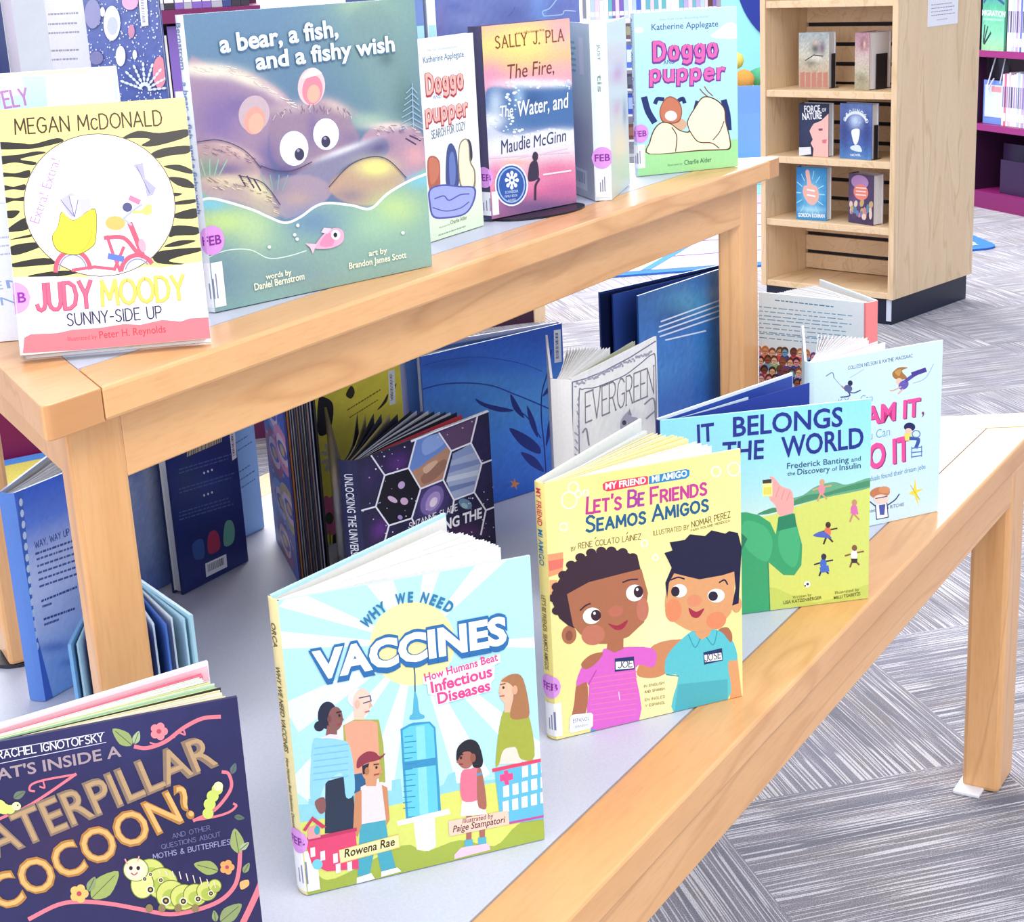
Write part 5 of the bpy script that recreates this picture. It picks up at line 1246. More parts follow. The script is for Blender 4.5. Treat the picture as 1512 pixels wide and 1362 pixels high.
# the row behind them
book('white and aqua book standing behind the tiger-striped book', .1823, .2236, -43, .109, .210, TOP, thick=.014, cover='FBFAF6', spine='C8E8F0', quad=[(-29, 113), (172, 99), (216, 464), (25, 485)], art=art_aqua, group=GT)
book('slim pale blue book half hidden at the left edge behind the tiger-striped book', .105, .232, -50, .085, .112, TOP, thick=.010, cover='E8ECF8', group=GT, art=lambda a: (a.fill('E9EDF9'), a.text('8CA4D8', 'EN', .55, .62, .95, .60, .06, .0), a.text('8CA4D8', 'ONN', .45, .74, .98, .72, .06, .0), a.greek('B8B8D0', .6, .25, .95, .24, 3, .06, hp=.012)), name='novel')
book('blue picture book dotted with white bubbles behind the white and aqua book', .3859, .3038, -62, .070, .300, TOP, thick=.010, cover='4C60A4', quad=[(110, -62), (220, -68), (273, 405), (170, 410)], art=art_bubbles, group=GT)
book('white picture book with faint lines of text at the back left of the riser', .4175, .3884, -89, .055, .300, TOP, thick=.016, op=0, cover='F6F6FB', back='F0F0F6', spine='F4F4FA', quad=[(57, -58), (119, -62), (177, 398), (118, 395)], art=art_story, group=GT)
for i, (px, c) in enumerate([(.372, 'C8C0D0'), (.358, '2C3A70'), (.343, 'D0C4D4'), (.328, '3A4470'), (.313, 'F0EEF4'), (.298, 'B4A8B8')]):
    m = MB(); m.box(0, .0096, 0, .16, 0, .30 - .004*(i % 3), c)
    o = m.build('picture_book', PRINT); o.location = (px, .398, TOP); o.rotation_euler = (0, 0, math.radians(-42))
    tag(o, f'tall thin {["pale grey", "navy", "mauve", "slate blue", "white", "taupe"][i]} spine at the far back left of the riser', 'book', GT)
m = MB(); m.box(0, .028, 0, .16, 0, .165, '6A6478'); m.box(-.001, .029, -.001, .161, .165, .168, 'D8D0B0')
for i in range(8): m.box(.002+.0032*i, .0028+.0032*i, -.0004, 0, .002, .163, '8E889C')
o = m.build('magazine_binder', PAPER); o.location = (.452, .235, TOP); o.rotation_euler = (0, 0, math.radians(-48)); tag(o, 'thick grey binder of papers showing its page edges behind the bubble book', 'binder', GT)
book('large slate blue picture book behind the sunset novel', .79, .20, -7, .300, .290, TOP, thick=.012, cover='6F7EC0', spine='7A8ACC', quad=[(615, -71), (852, -82), (865, 266), (641, 319)], art=art_seal, group=GT)
for i, (dx, c, n_) in enumerate([(0, '7088C0', 'blue'), (.012, 'E8F0FA', 'white'), (-.012, '4A5A98', 'indigo')]):
    m = MB(); m.box(0, .010, 0, .15, 0, .27, c); m.box(.001, .009, -.0006, 0, .03, .06, 'F4F4FA'); m.box(.001, .009, -.0006, 0, .20, .215, 'A8D8E8')
    o = m.build('picture_book', PRINT); o.location = (.716+dx, .157-dx*.6, TOP); o.rotation_euler = (0, 0, math.radians(-30)); tag(o, f'thin {n_} spine standing between the bear book and the slate blue book', 'book', GT)

# ------------------------------------------------------------------ books on the low table, front row
book('open navy book with a caterpillar and orange letters at the lower left', -.1849, -.0721, -39.8, .185, .235, LOW, thick=.016, op=16, cover='262654', back='F4EEF2', inside='F6C8D0', quad=[(-96, 1115), (350, 1031), (402, 1490), (-12, 1593)], art=art_caterpillar, group=GB, leaves=[(.10, .36, 5, 'F4F0DC F6EFC4 F8F4E0', 1), (.40, .42, 2, '3A3424', 1), (.46, .62, 4, 'E4ECA8 B8E0B8 F0F0DC', .99), (.66, .68, 2, '4A4838 F4F0E8', .98), (.72, .84, 4, 'F4F4EE E8ECE0', .97), (.90, .95, 2, 'F08098', .99)])
book('open aqua book with a syringe and sun standing at the front of the low table', .0798, -.1256, -38.9, .1952, .2439, LOW, thick=.015, op=33.5, cover='BCE8EE', back='BCE8EE', spine='F2E4A8', quad=[(404.7, 888), (779.5, 824), (808, 1239), (460, 1324)], art=art_vaccine, backlen=.205, group=GB, month=(-.006, .046, .0105, 'FEB', FEB), call=(-.014, .010, .003, .038), leaves=[(.30, .50, 7, W1, 1), (.52, .76, 8, W1, .99), (.78, .93, 8, W1, .96)],
     spine_art=[('WHY WE NEED VACCINES', .120, .190, .006, '4A4030'), ('How Humans Beat Infectious Diseases', .055, .115, .004, '4A4030'), ('ORCA', .205, .225, .006, '4A4030')])
book('open yellow book with two smiling boys wearing name badges in the front row', .3851, -.1722, -36.9, .1923, .2447, LOW, thick=.013, op=37.5, cover='F6E894', back='F2F0E8', spine='F4E48C', quad=[(800, 716), (1090, 663.6), (1100, 1028.7), (826, 1093)], art=art_friends, backlen=.205, group=GB, month=(-.005, .052, .0115, 'FEB', FEB), call=(-.012, .006, .003, .036), leaves=[(.22, .40, 4, 'FFFFFF F6F2E4', .99), (.5, .68, 7, 'F8F0B0 FBF6D0 F4E9A0', 1), (.72, .84, 4, 'FBF7DC F4EDB8', .98), (.93, .95, 2, 'F4F4F0 E8F4F8', .99)],
     spine_art=[('MY FRIEND', .205, .240, .006, 'D83050'), ('MI AMIGO', .168, .202, .006, '2A80B0'), ("LET'S BE FRIENDS  SEAMOS AMIGOS", .068, .140, .005, '7A6430')])
book('open blue and green book with a raised hand holding a vial in the front row', .6626, -.1461, -48.1, .2266, .2227, LOW, thick=.009, op=33, cover='9CE0EA', back='E8F2F8', spine='24306C', inside='2C4CA8', quad=[(975, 622), (1287, 590), (1282, 884), (982, 922)], art=art_world, group=GB, leaves=[(.80, .80, 1, '2A44A0', .99), (.9, .9, 1, 'DCEEF4', .6)])
book('open ice blue book with pink capitals at the right end of the low table', .9626, -.1952, -34.6, .1831, .2157, LOW, thick=.012, op=57, cover='D6EFF6', back='D6EFF6', quad=[(1202, 536), (1392, 503), (1385, 755), (1201, 796)], art=art_dream, group=GB, leaves=[(.28, .45, 3, 'FFFFFF FCE8EE', .8), (.5, .95, 14, 'FFFFFF F4F6F8 FBEFF2', .85)])
# ------------------------------------------------------------------ low table, behind
book('open novel with a crowd on its back cover and a pink spine', 1.3325, .028, -98.3, .166, .210, LOW, thick=.022, op=34, side='R', facing='back_cover', cover='E9F4F8', back='E9F4F8', spine='F48888', quad=[(1121, 432), (1279, 448), (1276, 669), (1122, 643)], art=art_crowd, group=GB, name='novel', leaves=[(.1, .92, 20, 'FFFFFF F6F6F4 FFFFFF EFEFF2', .95)])
book('cream sketch-covered book with tall thin capitals between the blue books', .6761, -.0366, .4, .2054, .2526, LOW, thick=.022, op=31, cover='EEEAE4', back='E4E0E4', spine='ECE8E4', inside='38384A', quad=[(843, 561), (969, 497), (977, 801), (857, 891)], art=art_evergreen, group=GB, name='chapter_book', leaves=[(.12, .14, 2, 'C8CCB0', .97), (.30, .82, 15, 'FFFFFF F8F6F2 F2F0F0', .80)])
book('large deep blue picture book with dark seaweed on its back cover under the riser', .8292, .2607, -19.1, .2312, .2161, LOW, thick=.012, op=12, side='R', facing='back_cover', cover='3064CC', back='C4CCF0', spine='2C58B4', inside='C4CCF0', quad=[(621, 528), (830, 478), (840, 709), (638, 773)], art=art_ocean, mat=JACKET, group=GB, leaves=[(.15, .5, 6, 'F4F8FC E4ECF8', .97), (.85, .9, 2, '5A88D0', .99)])
book('navy jacketed picture book with lines of white text left of the right riser leg', 1.088, .093, -8.2, .247, .250, LOW, thick=.012, op=11.5, side='R', facing='back_cover', cover='2C5CA4', back='24408C', spine='2C5098', inside='1A2450', quad=[(941, 439), (1092, 390), (1094, 641), (948, 711)], art=art_pages, mat=JACKET, group=GB, leaves=[(.80, .84, 2, '3A60C0 2C50B0', 1)], backlen=.255)
book('open dark book with hexagon pictures of space in front of the deep blue picture book', .5289, .1396, -7.6, .2161, .1861, LOW, thick=.020, op=49, cover='1E1B3E', back='26244C', spine='26264E', inside='141424', quad=[(527, 681), (721, 607), (734, 832), (547, 924)], art=art_space, mat=JACKET, group=GB, spine_art=[('UNLOCKING THE UNIVERSE', .078, .172, .009, 'E8E8F4')], leaves=[(.06, .10, 1, 'E04858', .97), (.14, .48, 9, '24243A F0F0F4 2E3050 D8DCE8', .98), (.55, .85, 6, '2A2A3C C8B878 30304A', .9)])
sw = thing('picture_book', 'book with a swirling purple and pink cover and dark page edges under the riser', 'book', (.592, .286, LOW), (0, 0, math.radians(-131.5)), GB)
m = MB(); m.box(-.165, 0, 0, .0026, 0, .265, '2A2E70')
a_ = Art(m, UNIT, .165, .265); n_ = len(m.v); art_swirl(a_)
m.v = m.v[:n_] + [(x-.165, y, z) for x, y, z in m.v[n_:]]
m.build('front_cover', JACKET, sw)
m = MB(); c_ = ['B87850', 'F0F0F8', '2A2A38', '34344A', 'A8A8C0', '3A3A50', '5A4A3A', 'C8C4D0', '2C2C3C', '44465E', '8A8AA4', '2A2A3A']
r_ = random.Random(3)
for i in range(30):
    y0_ = .0034 + i*.00098; m.prism([(-.160, .0034+i*.0004), (-.003*r_.random(), y0_), (-.003*r_.random(), y0_+.0009), (-.160, .0034+i*.0004+.0003)], .003, .258-.006*r_.random(), c_[(i*7) % 12] if i > 2 else 'B87850')
m.build('pages', PAPER, sw)
m = MB(); m.prism([(-.165, .0165), (0, .0345), (0, .0371), (-.165, .0191)], 0, .265, '26262E'); m.build('back_cover', JACKET, sw)
book('yellow picture book with a pink flower and black twigs under the riser', .700, .342, -27, .130, .270, LOW, thick=.010, op=0, side='R', facing='back_cover', cover='E8D444', back='D8C8D8', spine='C8C8E4', quad=[(441, 491), (585, 466), (608, 775), (470, 809)], art=art_yellow, group=GB)
book('dark navy book with a barcode on its back cover behind the left riser leg', .511, .3915, .7, .1175, .200, LOW, thick=.016, op=0, side='R', facing='back_cover', cover='1E2856', back='24305C', quad=[(241, 632), (342, 593), (367, 829), (270, 879)], art=art_navy, mat=JACKET, page='D4DCF0', group=GB, name='novel')
book('blue book with a pale ghostly figure just left of the navy barcode book', .428, .426, 3, .116, .190, LOW, thick=.010, op=0, cover='5A6EB0', art=art_figure, group=GB, name='novel')
book('light blue book with faint text behind the navy barcode book', .5507, .4525, -.1, .180, .210, LOW, thick=.010, op=0, side='R', facing='back_cover', cover='74A6E2', art=art_lblue, group=GB)
book('tall lavender and blue book with lines of text behind the small pale blue book', .239, .3262, 1.8, .142, .2173, LOW, thick=.018, op=22, cover='C8D0F0', spine='5A84D0', back='C8D4F0', quad=[(21, 729), (173, 667), (211, 956), (68, 1037)], art=art_way, group=GB, leaves=[(.1, .9, 22, 'FFFFFF F4F6FC', .98)])
# a small board book opening towards the front, its hinge away from us
sm = thing('board_book', 'small open pale blue board book standing around the left riser leg', 'book', (.3351, .3104, LOW), (0, 0, 0), GB)
hl, hr = np.array([.1575-.3351, .1897-.3104]), np.array([.257-.3351, .132-.3104])
def fan(name, mat, d, L, t, h, col, label=None):
    m = MB(); d = d/np.linalg.norm(d); n = np.array([-d[1], d[0]])*t
    m.prism([tuple(d*.004), tuple(d*L), tuple(d*L+n), tuple(d*.004+n)], .001, h, col); return m.build(name, mat, sm, label)
L1, L2 = np.linalg.norm(hl), np.linalg.norm(hr)
fan('front_cover', PRINT, hl, L1, .003, .12, '78AEE0'); fan('back_cover', PRINT, hr, L2, -.003, .12, 'B8E4F4')
m = MB()
for i, t in enumerate(np.linspace(.06, .93, 11)):
    d = hl*(1-t)/L1 + hr*t/L2; d /= np.linalg.norm(d); L = (L1*(1-t)+L2*t)*(.97 - .05*(i % 2)); n = np.array([-d[1], d[0]])*.0009
    m.prism([tuple(d*.01-n*.4), tuple(d*L-n), tuple(d*L+n), tuple(d*.01+n*.4)], .002, .117, ['BEE4F6', '3458B8', 'DCEEFA', '4A74C8', 'E8F4FC'][i % 5])
m.build('pages', PAPER, sm)

# ------------------------------------------------------------------ bookcase on the right
BK = Vector((4.235, .79)); BA = math.radians(-13.0)
bc = thing('bookcase', 'tall oak bookcase with slatted back and black base behind the tables', 'bookcase', (BK.x, BK.y, 0), (0, 0, BA))
BH, BW, BD = 1.42, .515, .507
for nm, y0, y1 in (('side_panel', 0, .020), ('side_panel', BW-.020, BW)):
    m = MB(); m.box(0, BD, y0, y1, .085, BH); m.build(nm, OAK_Z, bc, None, .0015)
m = MB(); m.box(.005, BD-.005, .021, BW-.021, .07+.015, .105); m.build('bottom_shelf', OAK_X, bc, None, .0015)
m = MB(); m.box(0, BD, -.005, BW+.005, BH, BH+.022); m.build('top_panel', OAK_X, bc, None, .0015)
SH = (.315, .525, .740, 1.022)
for z in SH:
    m = MB(); m.box(.004, .236, .021, BW-.021, z-.022, z); m.build('shelf', OAK_X, bc, None, .0015)
m = MB(); m.box(.250, .256, .021, BW-.021, .105, BH, '2A2630'); m.build('slat_backing', MATTE, bc, 'dark backing behind the slats')
z = .108
while z < BH-.02:
    m = MB(); m.box(.238, .250, .0215, BW-.0215, z, min(z+.051, BH-.002)); m.build('slat', OAK_X, bc)
    z += .064
m = MB(); m.box(.015, BD-.015, .012, BW-.012, 0, .085, '1C2138'); m.build('base_plinth', METAL, bc, 'black base plinth')
m = MB(); m.box(.012, .0155, .0125, .030, .012, .082, 'D8DCEC'); m.build('base_trim', METAL, bc, 'pale corner strip on the black base')
m = MB(); m.box(.172, .357, -.0015, -.0004, .926, 1.14, 'F8F6FB')
a_ = Art(m, [(0, 0), (1, 0), (1, 1), (0, 1)], .185, .214); n_ = len(m.v)
a_.greek('A898B8', .1, .70, .9, .70, 4, .05, hp=.012); a_.greek('B8A8C0', .3, .92, .7, .92, 1, .05, hp=.01); a_.greek('A898B8', .1, .35, .9, .35, 5, .05, hp=.012)
m.v = m.v[:n_] + [(x+.172, y-.0016, z+.926) for x, y, z in m.v[n_:]]
o = m.build('paper_notice', PAPER); o.location = (BK.x, BK.y, 0); o.rotation_euler = (0, 0, BA); tag(o, 'white paper notice taped to the side of the oak bookcase', 'notice')

def case_book(label, x0, y0, x1, y1, z, h, th, cover, art, cols, support=False, clip=True):
    """face-out novel on a bookcase shelf; (x0,y0)-(x1,y1) is the foot of its front in the bookcase\'s own axes, left to right"""
    c, s_ = math.cos(BA), math.sin(BA)
    f = lambda x, y: (BK.x + c*x - s_*y, BK.y + s_*x + c*y)
    p0, p1 = f(x0, y0), f(x1, y1); yaw = math.degrees(math.atan2(p1[1]-p0[1], p1[0]-p0[0])); wd = math.hypot(p1[0]-p0[0], p1[1]-p0[1])
    o = book(label, p0[0], p0[1], yaw, wd, h, z, thick=th, cover=cover, back=cols[0], spine=cols[1], art=art, name='novel', group='novels facing out on the oak bookcase', page='F0F0F6')
    if support:
        q = thing('book_support', 'black bookend ' + support, 'book support', (p1[0], p1[1], z+.0006), (0, 0, math.radians(yaw)))
        m = MB(); m.prism([(.0015, th*.3), (.0035, th*.3), (.0035, th*.8), (.0015, th*.8)], 0, h*.62, '26242C'); m.build('upright_plate', METAL, q)
        m = MB(); m.box(-.03, .0035, th+.006, th+.012, 0, .0015, '26242C'); m.box(.0015, .0035, th*.3, th+.012, 0, .0015, '26242C'); m.build('foot', METAL, q)
    return o
def c_crowd(a): a.paint('C8CCB8', [('v', 'B8C4C8 D0D0C0 C8B8A0 C0A890'), ('b', '50505A', .55, .28, .14, .12, .9), ('b', 'E8C8B0', .55, .18, .07, .05, .9), ('b', '6A4A70', .78, .28, .1, .14, .8), ('b', 'E4E4D8', .55, .45, .25, .06, .9), ('b', '70705A', .4, .55, .2, .06, .7)], 26, .10); [a.poly('C88878', [.05+.19*i, .72, .2+.19*i, .70, .2+.19*i, .98, .05+.19*i, .98]) or a.ell('E8D0B8', .12+.19*i, .8, .04, .04) for i in range(5)]; a.line('4A4038', .02, '.22 .5 .5 .4 .8 .42')
def c_pink(a): a.paint('C898A8', [('v', 'B88898 D0B0B0 C8C0A8 A8A080'), ('b', '7A3A58', .6, .2, .3, .12, .8), ('b', 'F0C8B0', .65, .2, .1, .06, .9), ('b', 'D0C4B8', .4, .45, .3, .08, .8), ('b', '90886A', .5, .8, .4, .1, .8)], 20, .12)
def c_force(a):
    a.paint('2E3450', [('b', '3A4468', .3, .5, .3, .3, .6)], 12, .05)
    a.poly('F4C0B8', '.42 .45 .5 .38 .75 .32 1.0 .18 1 1 .48 1 .5 .85 .4 .75 .47 .68 .36 .52'); a.poly('8A4A58', '.66 .47 .8 .46 .8 .5 .68 .51'); a.poly('E87888', '.78 .68 .95 .66 .92 .74 .8 .74')
    a.poly('E8ECF4', '0 .84 .4 .82 .42 .96 0 1'); a.text('F4F6FC', 'FORCE', .18, .17, .72, .15, .12, .03); a.text('F4F6FC', 'NATURE', .12, .31, .78, .28, .12, .03); a.text('F4F6FC', 'OF', .78, .15, .92, .14, .06, .02)
def c_cave(a):
    a.paint('4A5C98', [('v', '6A84C0 5A70B0 4A5CA0 4A6CB0 5A8CC8'), ('b', 'C8DCF4', .5, .3, .2, .12, .9), ('b', '343E78', .15, .5, .14, .4, .7), ('b', '343E78', .85, .5, .14, .4, .7)], 24, .08)
    a.poly('F4F4FC', '.38 .48 .62 .46 .58 .68 .48 .74 .4 .62', 1); a.poly('DCE8F8', '.35 .78 .6 .74 .7 .86 .4 .84', 1); a.ring('E8F0FC', .5, .36, .34, .2, .05, 200, 340)
    for i, ch in enumerate('GROUNDED'): t = math.radians(205+19*i); a.text('E4ECFA', ch, .5+.38*math.cos(t)-.04, .44+.28*math.sin(t), .5+.38*math.cos(t)+.04, .44+.28*math.sin(t), .07, .03)
    a.text('E8F0FA', 'NOVEL', .35, .95, .68, .94, .04, .02)
def c_hand(a):
    a.paint('3A90C8', [('b', '8AD0EC', .5, .5, .3, .3, .9), ('b', '2A6CB0', .1, .1, .3, .2, .7), ('b', 'B8E8F4', .5, .8, .4, .06, .8)], 20, .05)
    for k in range(14): t = math.radians(26*k); a.line('A8DCF0', .02, f'{.45+.3*math.cos(t)} {.5+.3*math.sin(t)} {.45+.48*math.cos(t)} {.5+.45*math.sin(t)}')
    a.poly('F0B8A8', '.3 .08 .42 .06 .5 .3 .68 .36 .75 .55 .6 .7 .4 .68 .22 .5 .25 .36 .36 .32', 1); a.line('FBF4F4', .03, '.36 .42 .6 .44'); a.line('FBF4F4', .03, '.36 .52 .62 .54'); a.text('F8FAFE', 'GORDON KORMAN', .06, .95, .94, .94, .07, .03)
def c_heart(a):
    a.paint('4A3A60', [('b', '7A5A8A', .3, .5, .3, .3, .5), ('b', '3A3054', .8, .8, .3, .3, .6)], 20, .08)
    a.ell('B88AC0', .45, .16, .35, .14); a.ell('F08878', .5, .36, .3, .16)
    for i in range(3): a.line('FBE0D8', .025, f'.3 {.28+.07*i} .7 {.27+.07*i}')
    r = random.Random(7)
    for i in range(22): a.ell(r.choice(['C8A878', 'A070A8', 'D88888', '7080B8', 'E8D0C0', '5A88A8']), r.uniform(.05, .95), r.uniform(.55, .95), r.uniform(.04, .09), r.uniform(.05, .1), r.uniform(0, 90))
def c_plain(h, t): return lambda a: (a.fill(h), a.text('F4F4FC', t, .12, .93, .88, .93, .08, .03))
case_book('grey-green novel with a crowd scene on the bookcase\'s second visible shelf', .078, .416, .080, .300, SH[2], .177, .040, 'C8CCB8', c_crowd, ('D0D4D8', 'A8A8A0'), 'behind the grey-green crowd novel')
case_book('mauve novel turned to show its pages on the bookcase\'s second visible shelf', .055, .187, .047, .129, SH[2], .178, .105, 'C098A8', c_pink, ('C8B0C0', 'A88898'), 'holding the mauve novel')
case_book('dark novel with a pink face in profile on the oak bookcase', .035, .385, .037, .272, SH[1], .171, .032, '2E3450', c_force, ('C8D0E0', '2E3450'))
case_book('blue novel with a white cave opening on the oak bookcase', .034, .227, .024, .102, SH[1], .175, .036, '4A5CA0', c_cave, ('B8C4E0', '3A4A88'), 'beside the blue cave novel')
case_book('bright blue novel with a pointing hand on the oak bookcase', .026, .389, .038, .278, SH[0], .174, .034, '3A90C8', c_hand, ('C8D8EC', '2A6CB0'))
case_book('purple novel with a round pink emblem on the oak bookcase', .054, .204, .026, .094, SH[0], .161, .045, '4A3A60', c_heart, ('C0B8D0', '3A3054'))
case_book('blue-grey novel at the left of the bookcase\'s topmost visible shelf', .050, .430, .045, .320, SH[3], .180, .040, '5A6A9C', c_plain('5A6A9C', 'PETER BROWN'), ('9098B8', '4A5680'))
case_book('slate novel at the right of the bookcase\'s topmost visible shelf', .045, .300, .040, .165, SH[3], .180, .040, '646CA0', c_plain('6A74A8', 'PETER BROWN'), ('B08890', '4A5680'))

# ------------------------------------------------------------------ maroon shelving at the far right
sp0, sp1 = np.array([6.6300, 1.2134]), np.array([6.4075, .9400])
sd_ = (sp1-sp0)/np.linalg.norm(sp1-sp0); sang = math.atan2(sd_[1], sd_[0])
org = sp0 - sd_*.15
ms = thing('metal_shelving', 'maroon metal shelving unit with rows of white-spined books at the far right', 'shelving', (org[0], org[1], 0), (0, 0, sang))
MR = '7A1C5A'
for z in (.375, .695, 1.02):
    m = MB(); m.box(0, 1.3, 0, .30, z-.018, z, MR); m.box(0, 1.3, -.004, .002, z-.024, z+.004, '9A2C74'); m.build('shelf', METAL, ms)
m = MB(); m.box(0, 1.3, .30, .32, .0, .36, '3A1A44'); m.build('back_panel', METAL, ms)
m = MB(); m.box(0, 1.3, .02, .30, 0, .075, '8A2068'); m.build('base_panel', METAL, ms)
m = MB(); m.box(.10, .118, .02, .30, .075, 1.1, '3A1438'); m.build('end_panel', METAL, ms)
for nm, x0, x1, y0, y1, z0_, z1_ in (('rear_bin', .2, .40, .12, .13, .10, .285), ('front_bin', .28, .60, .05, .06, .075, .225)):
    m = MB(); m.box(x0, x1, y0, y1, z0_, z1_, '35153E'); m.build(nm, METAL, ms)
def on_shelf(o, x, y, z, ry=0):
    c, s_ = math.cos(sang), math.sin(sang)
    o.location = (org[0]+c*x-s_*y, org[1]+s_*x+c*y, z+.0006); o.rotation_euler = (0, 0, sang+ry)
yb = MB(); yb.box(0, .8, 0, .5, .30, .335, 'F0D040'); yb.box(.02, .78, .02, .48, 0, .30, '6A6470')
o = yb.build('play_table', PLASTIC); on_shelf(o, .25, .55, 0); tag(o, 'low yellow-topped play table seen through the maroon shelving', 'table')
ORD = 'first second third fourth fifth sixth seventh eighth ninth tenth eleventh twelfth thirteenth fourteenth fifteenth sixteenth seventeenth eighteenth nineteenth twentieth twenty-first twenty-second twenty-third twenty-fourth twenty-fifth twenty-sixth twenty-seventh twenty-eighth twenty-ninth thirtieth thirty-first thirty-second'.split()
m = MB(); m.box(0, .16, 0, .012, 0, .25, '5CB890'); a_ = Art(m, UNIT, .16, .25)
a_.paint('5CB890', [('v', '5A9CB8 58B890 70C8A0 8AD8A8 A8E4B0'), ('b', '78C8A0', .5, .5, .4, .2, .5)], 14, .08); a_.text('E4F4EC', 'MIGRATION', -.02, .40, 1.02, .42, .09, .03); a_.text('D0ECE0', 'INCREDIBLE JOURNEYS', .05, .48, .95, .49, .03, .01)
for q in ('.1 .88 .25 .6', '.14 .88 .4 .7', '.08 .85 .12 .58'): a_.line('2C3A44', .05, q)
for q in ('.05 .18 .3 .02', '.6 .1 .95 .2'): a_.line('3A5A80', .05, q)
o = m.build('picture_book', PRINT); on_shelf(o, .135, .03, .695); tag(o, 'green picture book facing out on the upper maroon shelf', 'book')
SN = ['white', 'cream', 'blue', 'white', 'pale pink', 'white', 'lilac', 'white', 'pink', 'white', 'pale blue', 'white', 'cream', 'white']
SC = {'white': 'F8F8FC', 'cream': 'F6F0E4', 'blue': '5A7AD8', 'pale pink': 'F4D8E4', 'lilac': 'C8B4E8', 'pink': 'E87A9C', 'pale blue': 'C8DCF4', 'red': 'D85868', 'grey': 'B8B8C4', 'tan': 'D8B890', 'black': '3A3440', 'teal': '70C0C8', 'purple': '8A6AC0', 'green': '98C8A0', 'navy': '3A4A88', 'orange': 'E8A070', 'brown': '6A4038'}
r = random.Random(11)
for row, (x, z, h, n) in enumerate([(.305, .695, .24, 14), (.285, .375, .235, 16)]):
    for i in range(n):
        t = r.uniform(.011, .018); nm = SN[(i*5+row*3) % 14]
        m = MB(); m.box(0, t-.001, 0, .18, 0, h-r.uniform(0, .015), SC[nm]); m.box(.001, t-.002, -.0008, 0, .02, .055, 'FFFFFF'); m.box(.003, t-.004, -.0008, 0, .08, .17, ['8A80B0', '5A5A78', 'B090B8'][i % 3])
        o = m.build('slim_book', PRINT); on_shelf(o, x, .04, z); x += t+.0006
        tag(o, f'{nm} spine, {ORD[i]} from the left on the {"upper" if row == 0 else "lower"} maroon shelf', 'book', 'white-spined books on the maroon shelves')
mg = thing('magazine', 'pale blue magazine propped in a wire holder on the lower maroon shelf', 'magazine'); on_shelf(mg, .135, .05, .375)
m = MB(); m.box(0, .14, 0, .006, 0, .19, '7A9CE8'); m.box(.012, .14, -.001, 0, .03, .17, 'DCE8F4'); m.box(.06, .13, -.0015, -.001, .14, .165, 'E8A0A0'); m.build('cover', PRINT, mg)
hd = thing('display_holder', 'black display holder with a pale wire behind the blue magazine', 'holder'); on_shelf(hd, .13, .075, .375)
m = MB(); m.box(0, .148, 0, .012, 0, .29, '28242E'); m.build('back_plate', PLASTIC, hd)
m = MB(); m.tube([(.055, -.004, .285), (.045, -.034, .17), (.062, -.042, .155), (.09, -.034, .20)], .0035, 'E8E4F0'); m.tube([(.125, -.004, .285), (.135, -.034, .18)], .003, 'E8E4F0'); m.build('wire', METAL, hd)

# ------------------------------------------------------------------ reading rug, chair, basket and wall mural
R0 = np.array([5.65, .815]); ru = np.array([-.6135, .7897]); rv = np.array([.7897, .6135])
rug = thing('reading_rug', 'large pastel reading rug with a blue border behind the bookcase', 'rug', (R0[0], R0[1], 0), (0, 0, math.atan2(ru[1], ru[0])))
def rr(x0, x1, y0, y1, rad): return rounded([(x0, y0), (x1, y0), (x1, y1), (x0, y1)], rad, (0, 1, 2, 3))
RLn, RW = 3.3, 2.7
m = MB(); m.prism(rr(0, RLn, -RW, 0, .10), 0, .008, '3A78D8'); m.build('border', FABRIC, rug, 'blue border')
m = MB(); m.prism(rr(.06, RLn-.06, -RW+.06, -.06, .08), .004, .0095, 'CDB8F4'); m.build('field', FABRIC, rug, 'lilac field')
m = MB()
m.prism([(.07, -.07), (.62, -.07), (.25, -.60), (.07, -.60)], .0095, .0102, 'A4E4FA')
m.prism([(1.42, -.07), (RLn-.07, -.07), (RLn-.07, -1.5), (1.15, -1.25), (1.02, -.75)], .0095, .0102, 'F2E8B4')
m.prism([(.07, -1.75), (RLn-.07, -2.0), (RLn-.07, -RW+.07), (.07, -RW+.07)], .0095, .0102, '9CE4F6')
for q in ([(1.40, -.06), (1.44, -.06), (1.04, -.75), (1.00, -.75)], [(1.00, -.75), (1.04, -.75), (1.17, -1.25), (1.13, -1.25)]): m.prism(q, .0102, .0108, '4A88E0')
for k in range(9): m.prism([(.07, -.30*k-.30), (RLn-.07, -.30*k-.30), (RLn-.07, -.30*k-.312), (.07, -.30*k-.312)], .0102, .0106, '7A6AC8' if k < 5 else '4A98C8')
m.prism([(1.5, -.42), (RLn-.07, -.5), (RLn-.07, -.515), (1.5, -.435)], .0102, .0106, '88C8B8')
m.build('pattern', FABRIC, rug, 'pastel panels and lines')

cr = thing('chair', 'light blue moulded child chair beyond the reading rug', 'chair', (7.22, 2.49, .017), (0, 0, math.radians(113)))
def slab(pts, w0, w1, th, col):
    m = MB(); n = len(pts)
    V = []
    for i, (y, z) in enumerate(pts):
        wd = w0+(w1-w0)*i/(n-1)
        for sx in (-1, -.5, 0, .5, 1): V.append((sx*wd, y + .02*(1-sx*sx), z))
    F = [(i*5+j, i*5+j+1, (i+1)*5+j+1, (i+1)*5+j) for i in range(n-1) for j in range(4)]
    V2 = [(x, y+th, z) for x, y, z in V]; k = len(V)
    F += [tuple(k+q for q in f)[::-1] for f in F]
    rim = [(i*5) for i in range(n)] + [(n-1)*5+j for j in range(1, 5)] + [i*5+4 for i in range(n-2, -1, -1)] + [j for j in range(3, 0, -1)]
    F += [(rim[i], rim[(i+1) % len(rim)], k+rim[(i+1) % len(rim)], k+rim[i]) for i in range(len(rim))]
    m.add(V+V2, F, col); return m
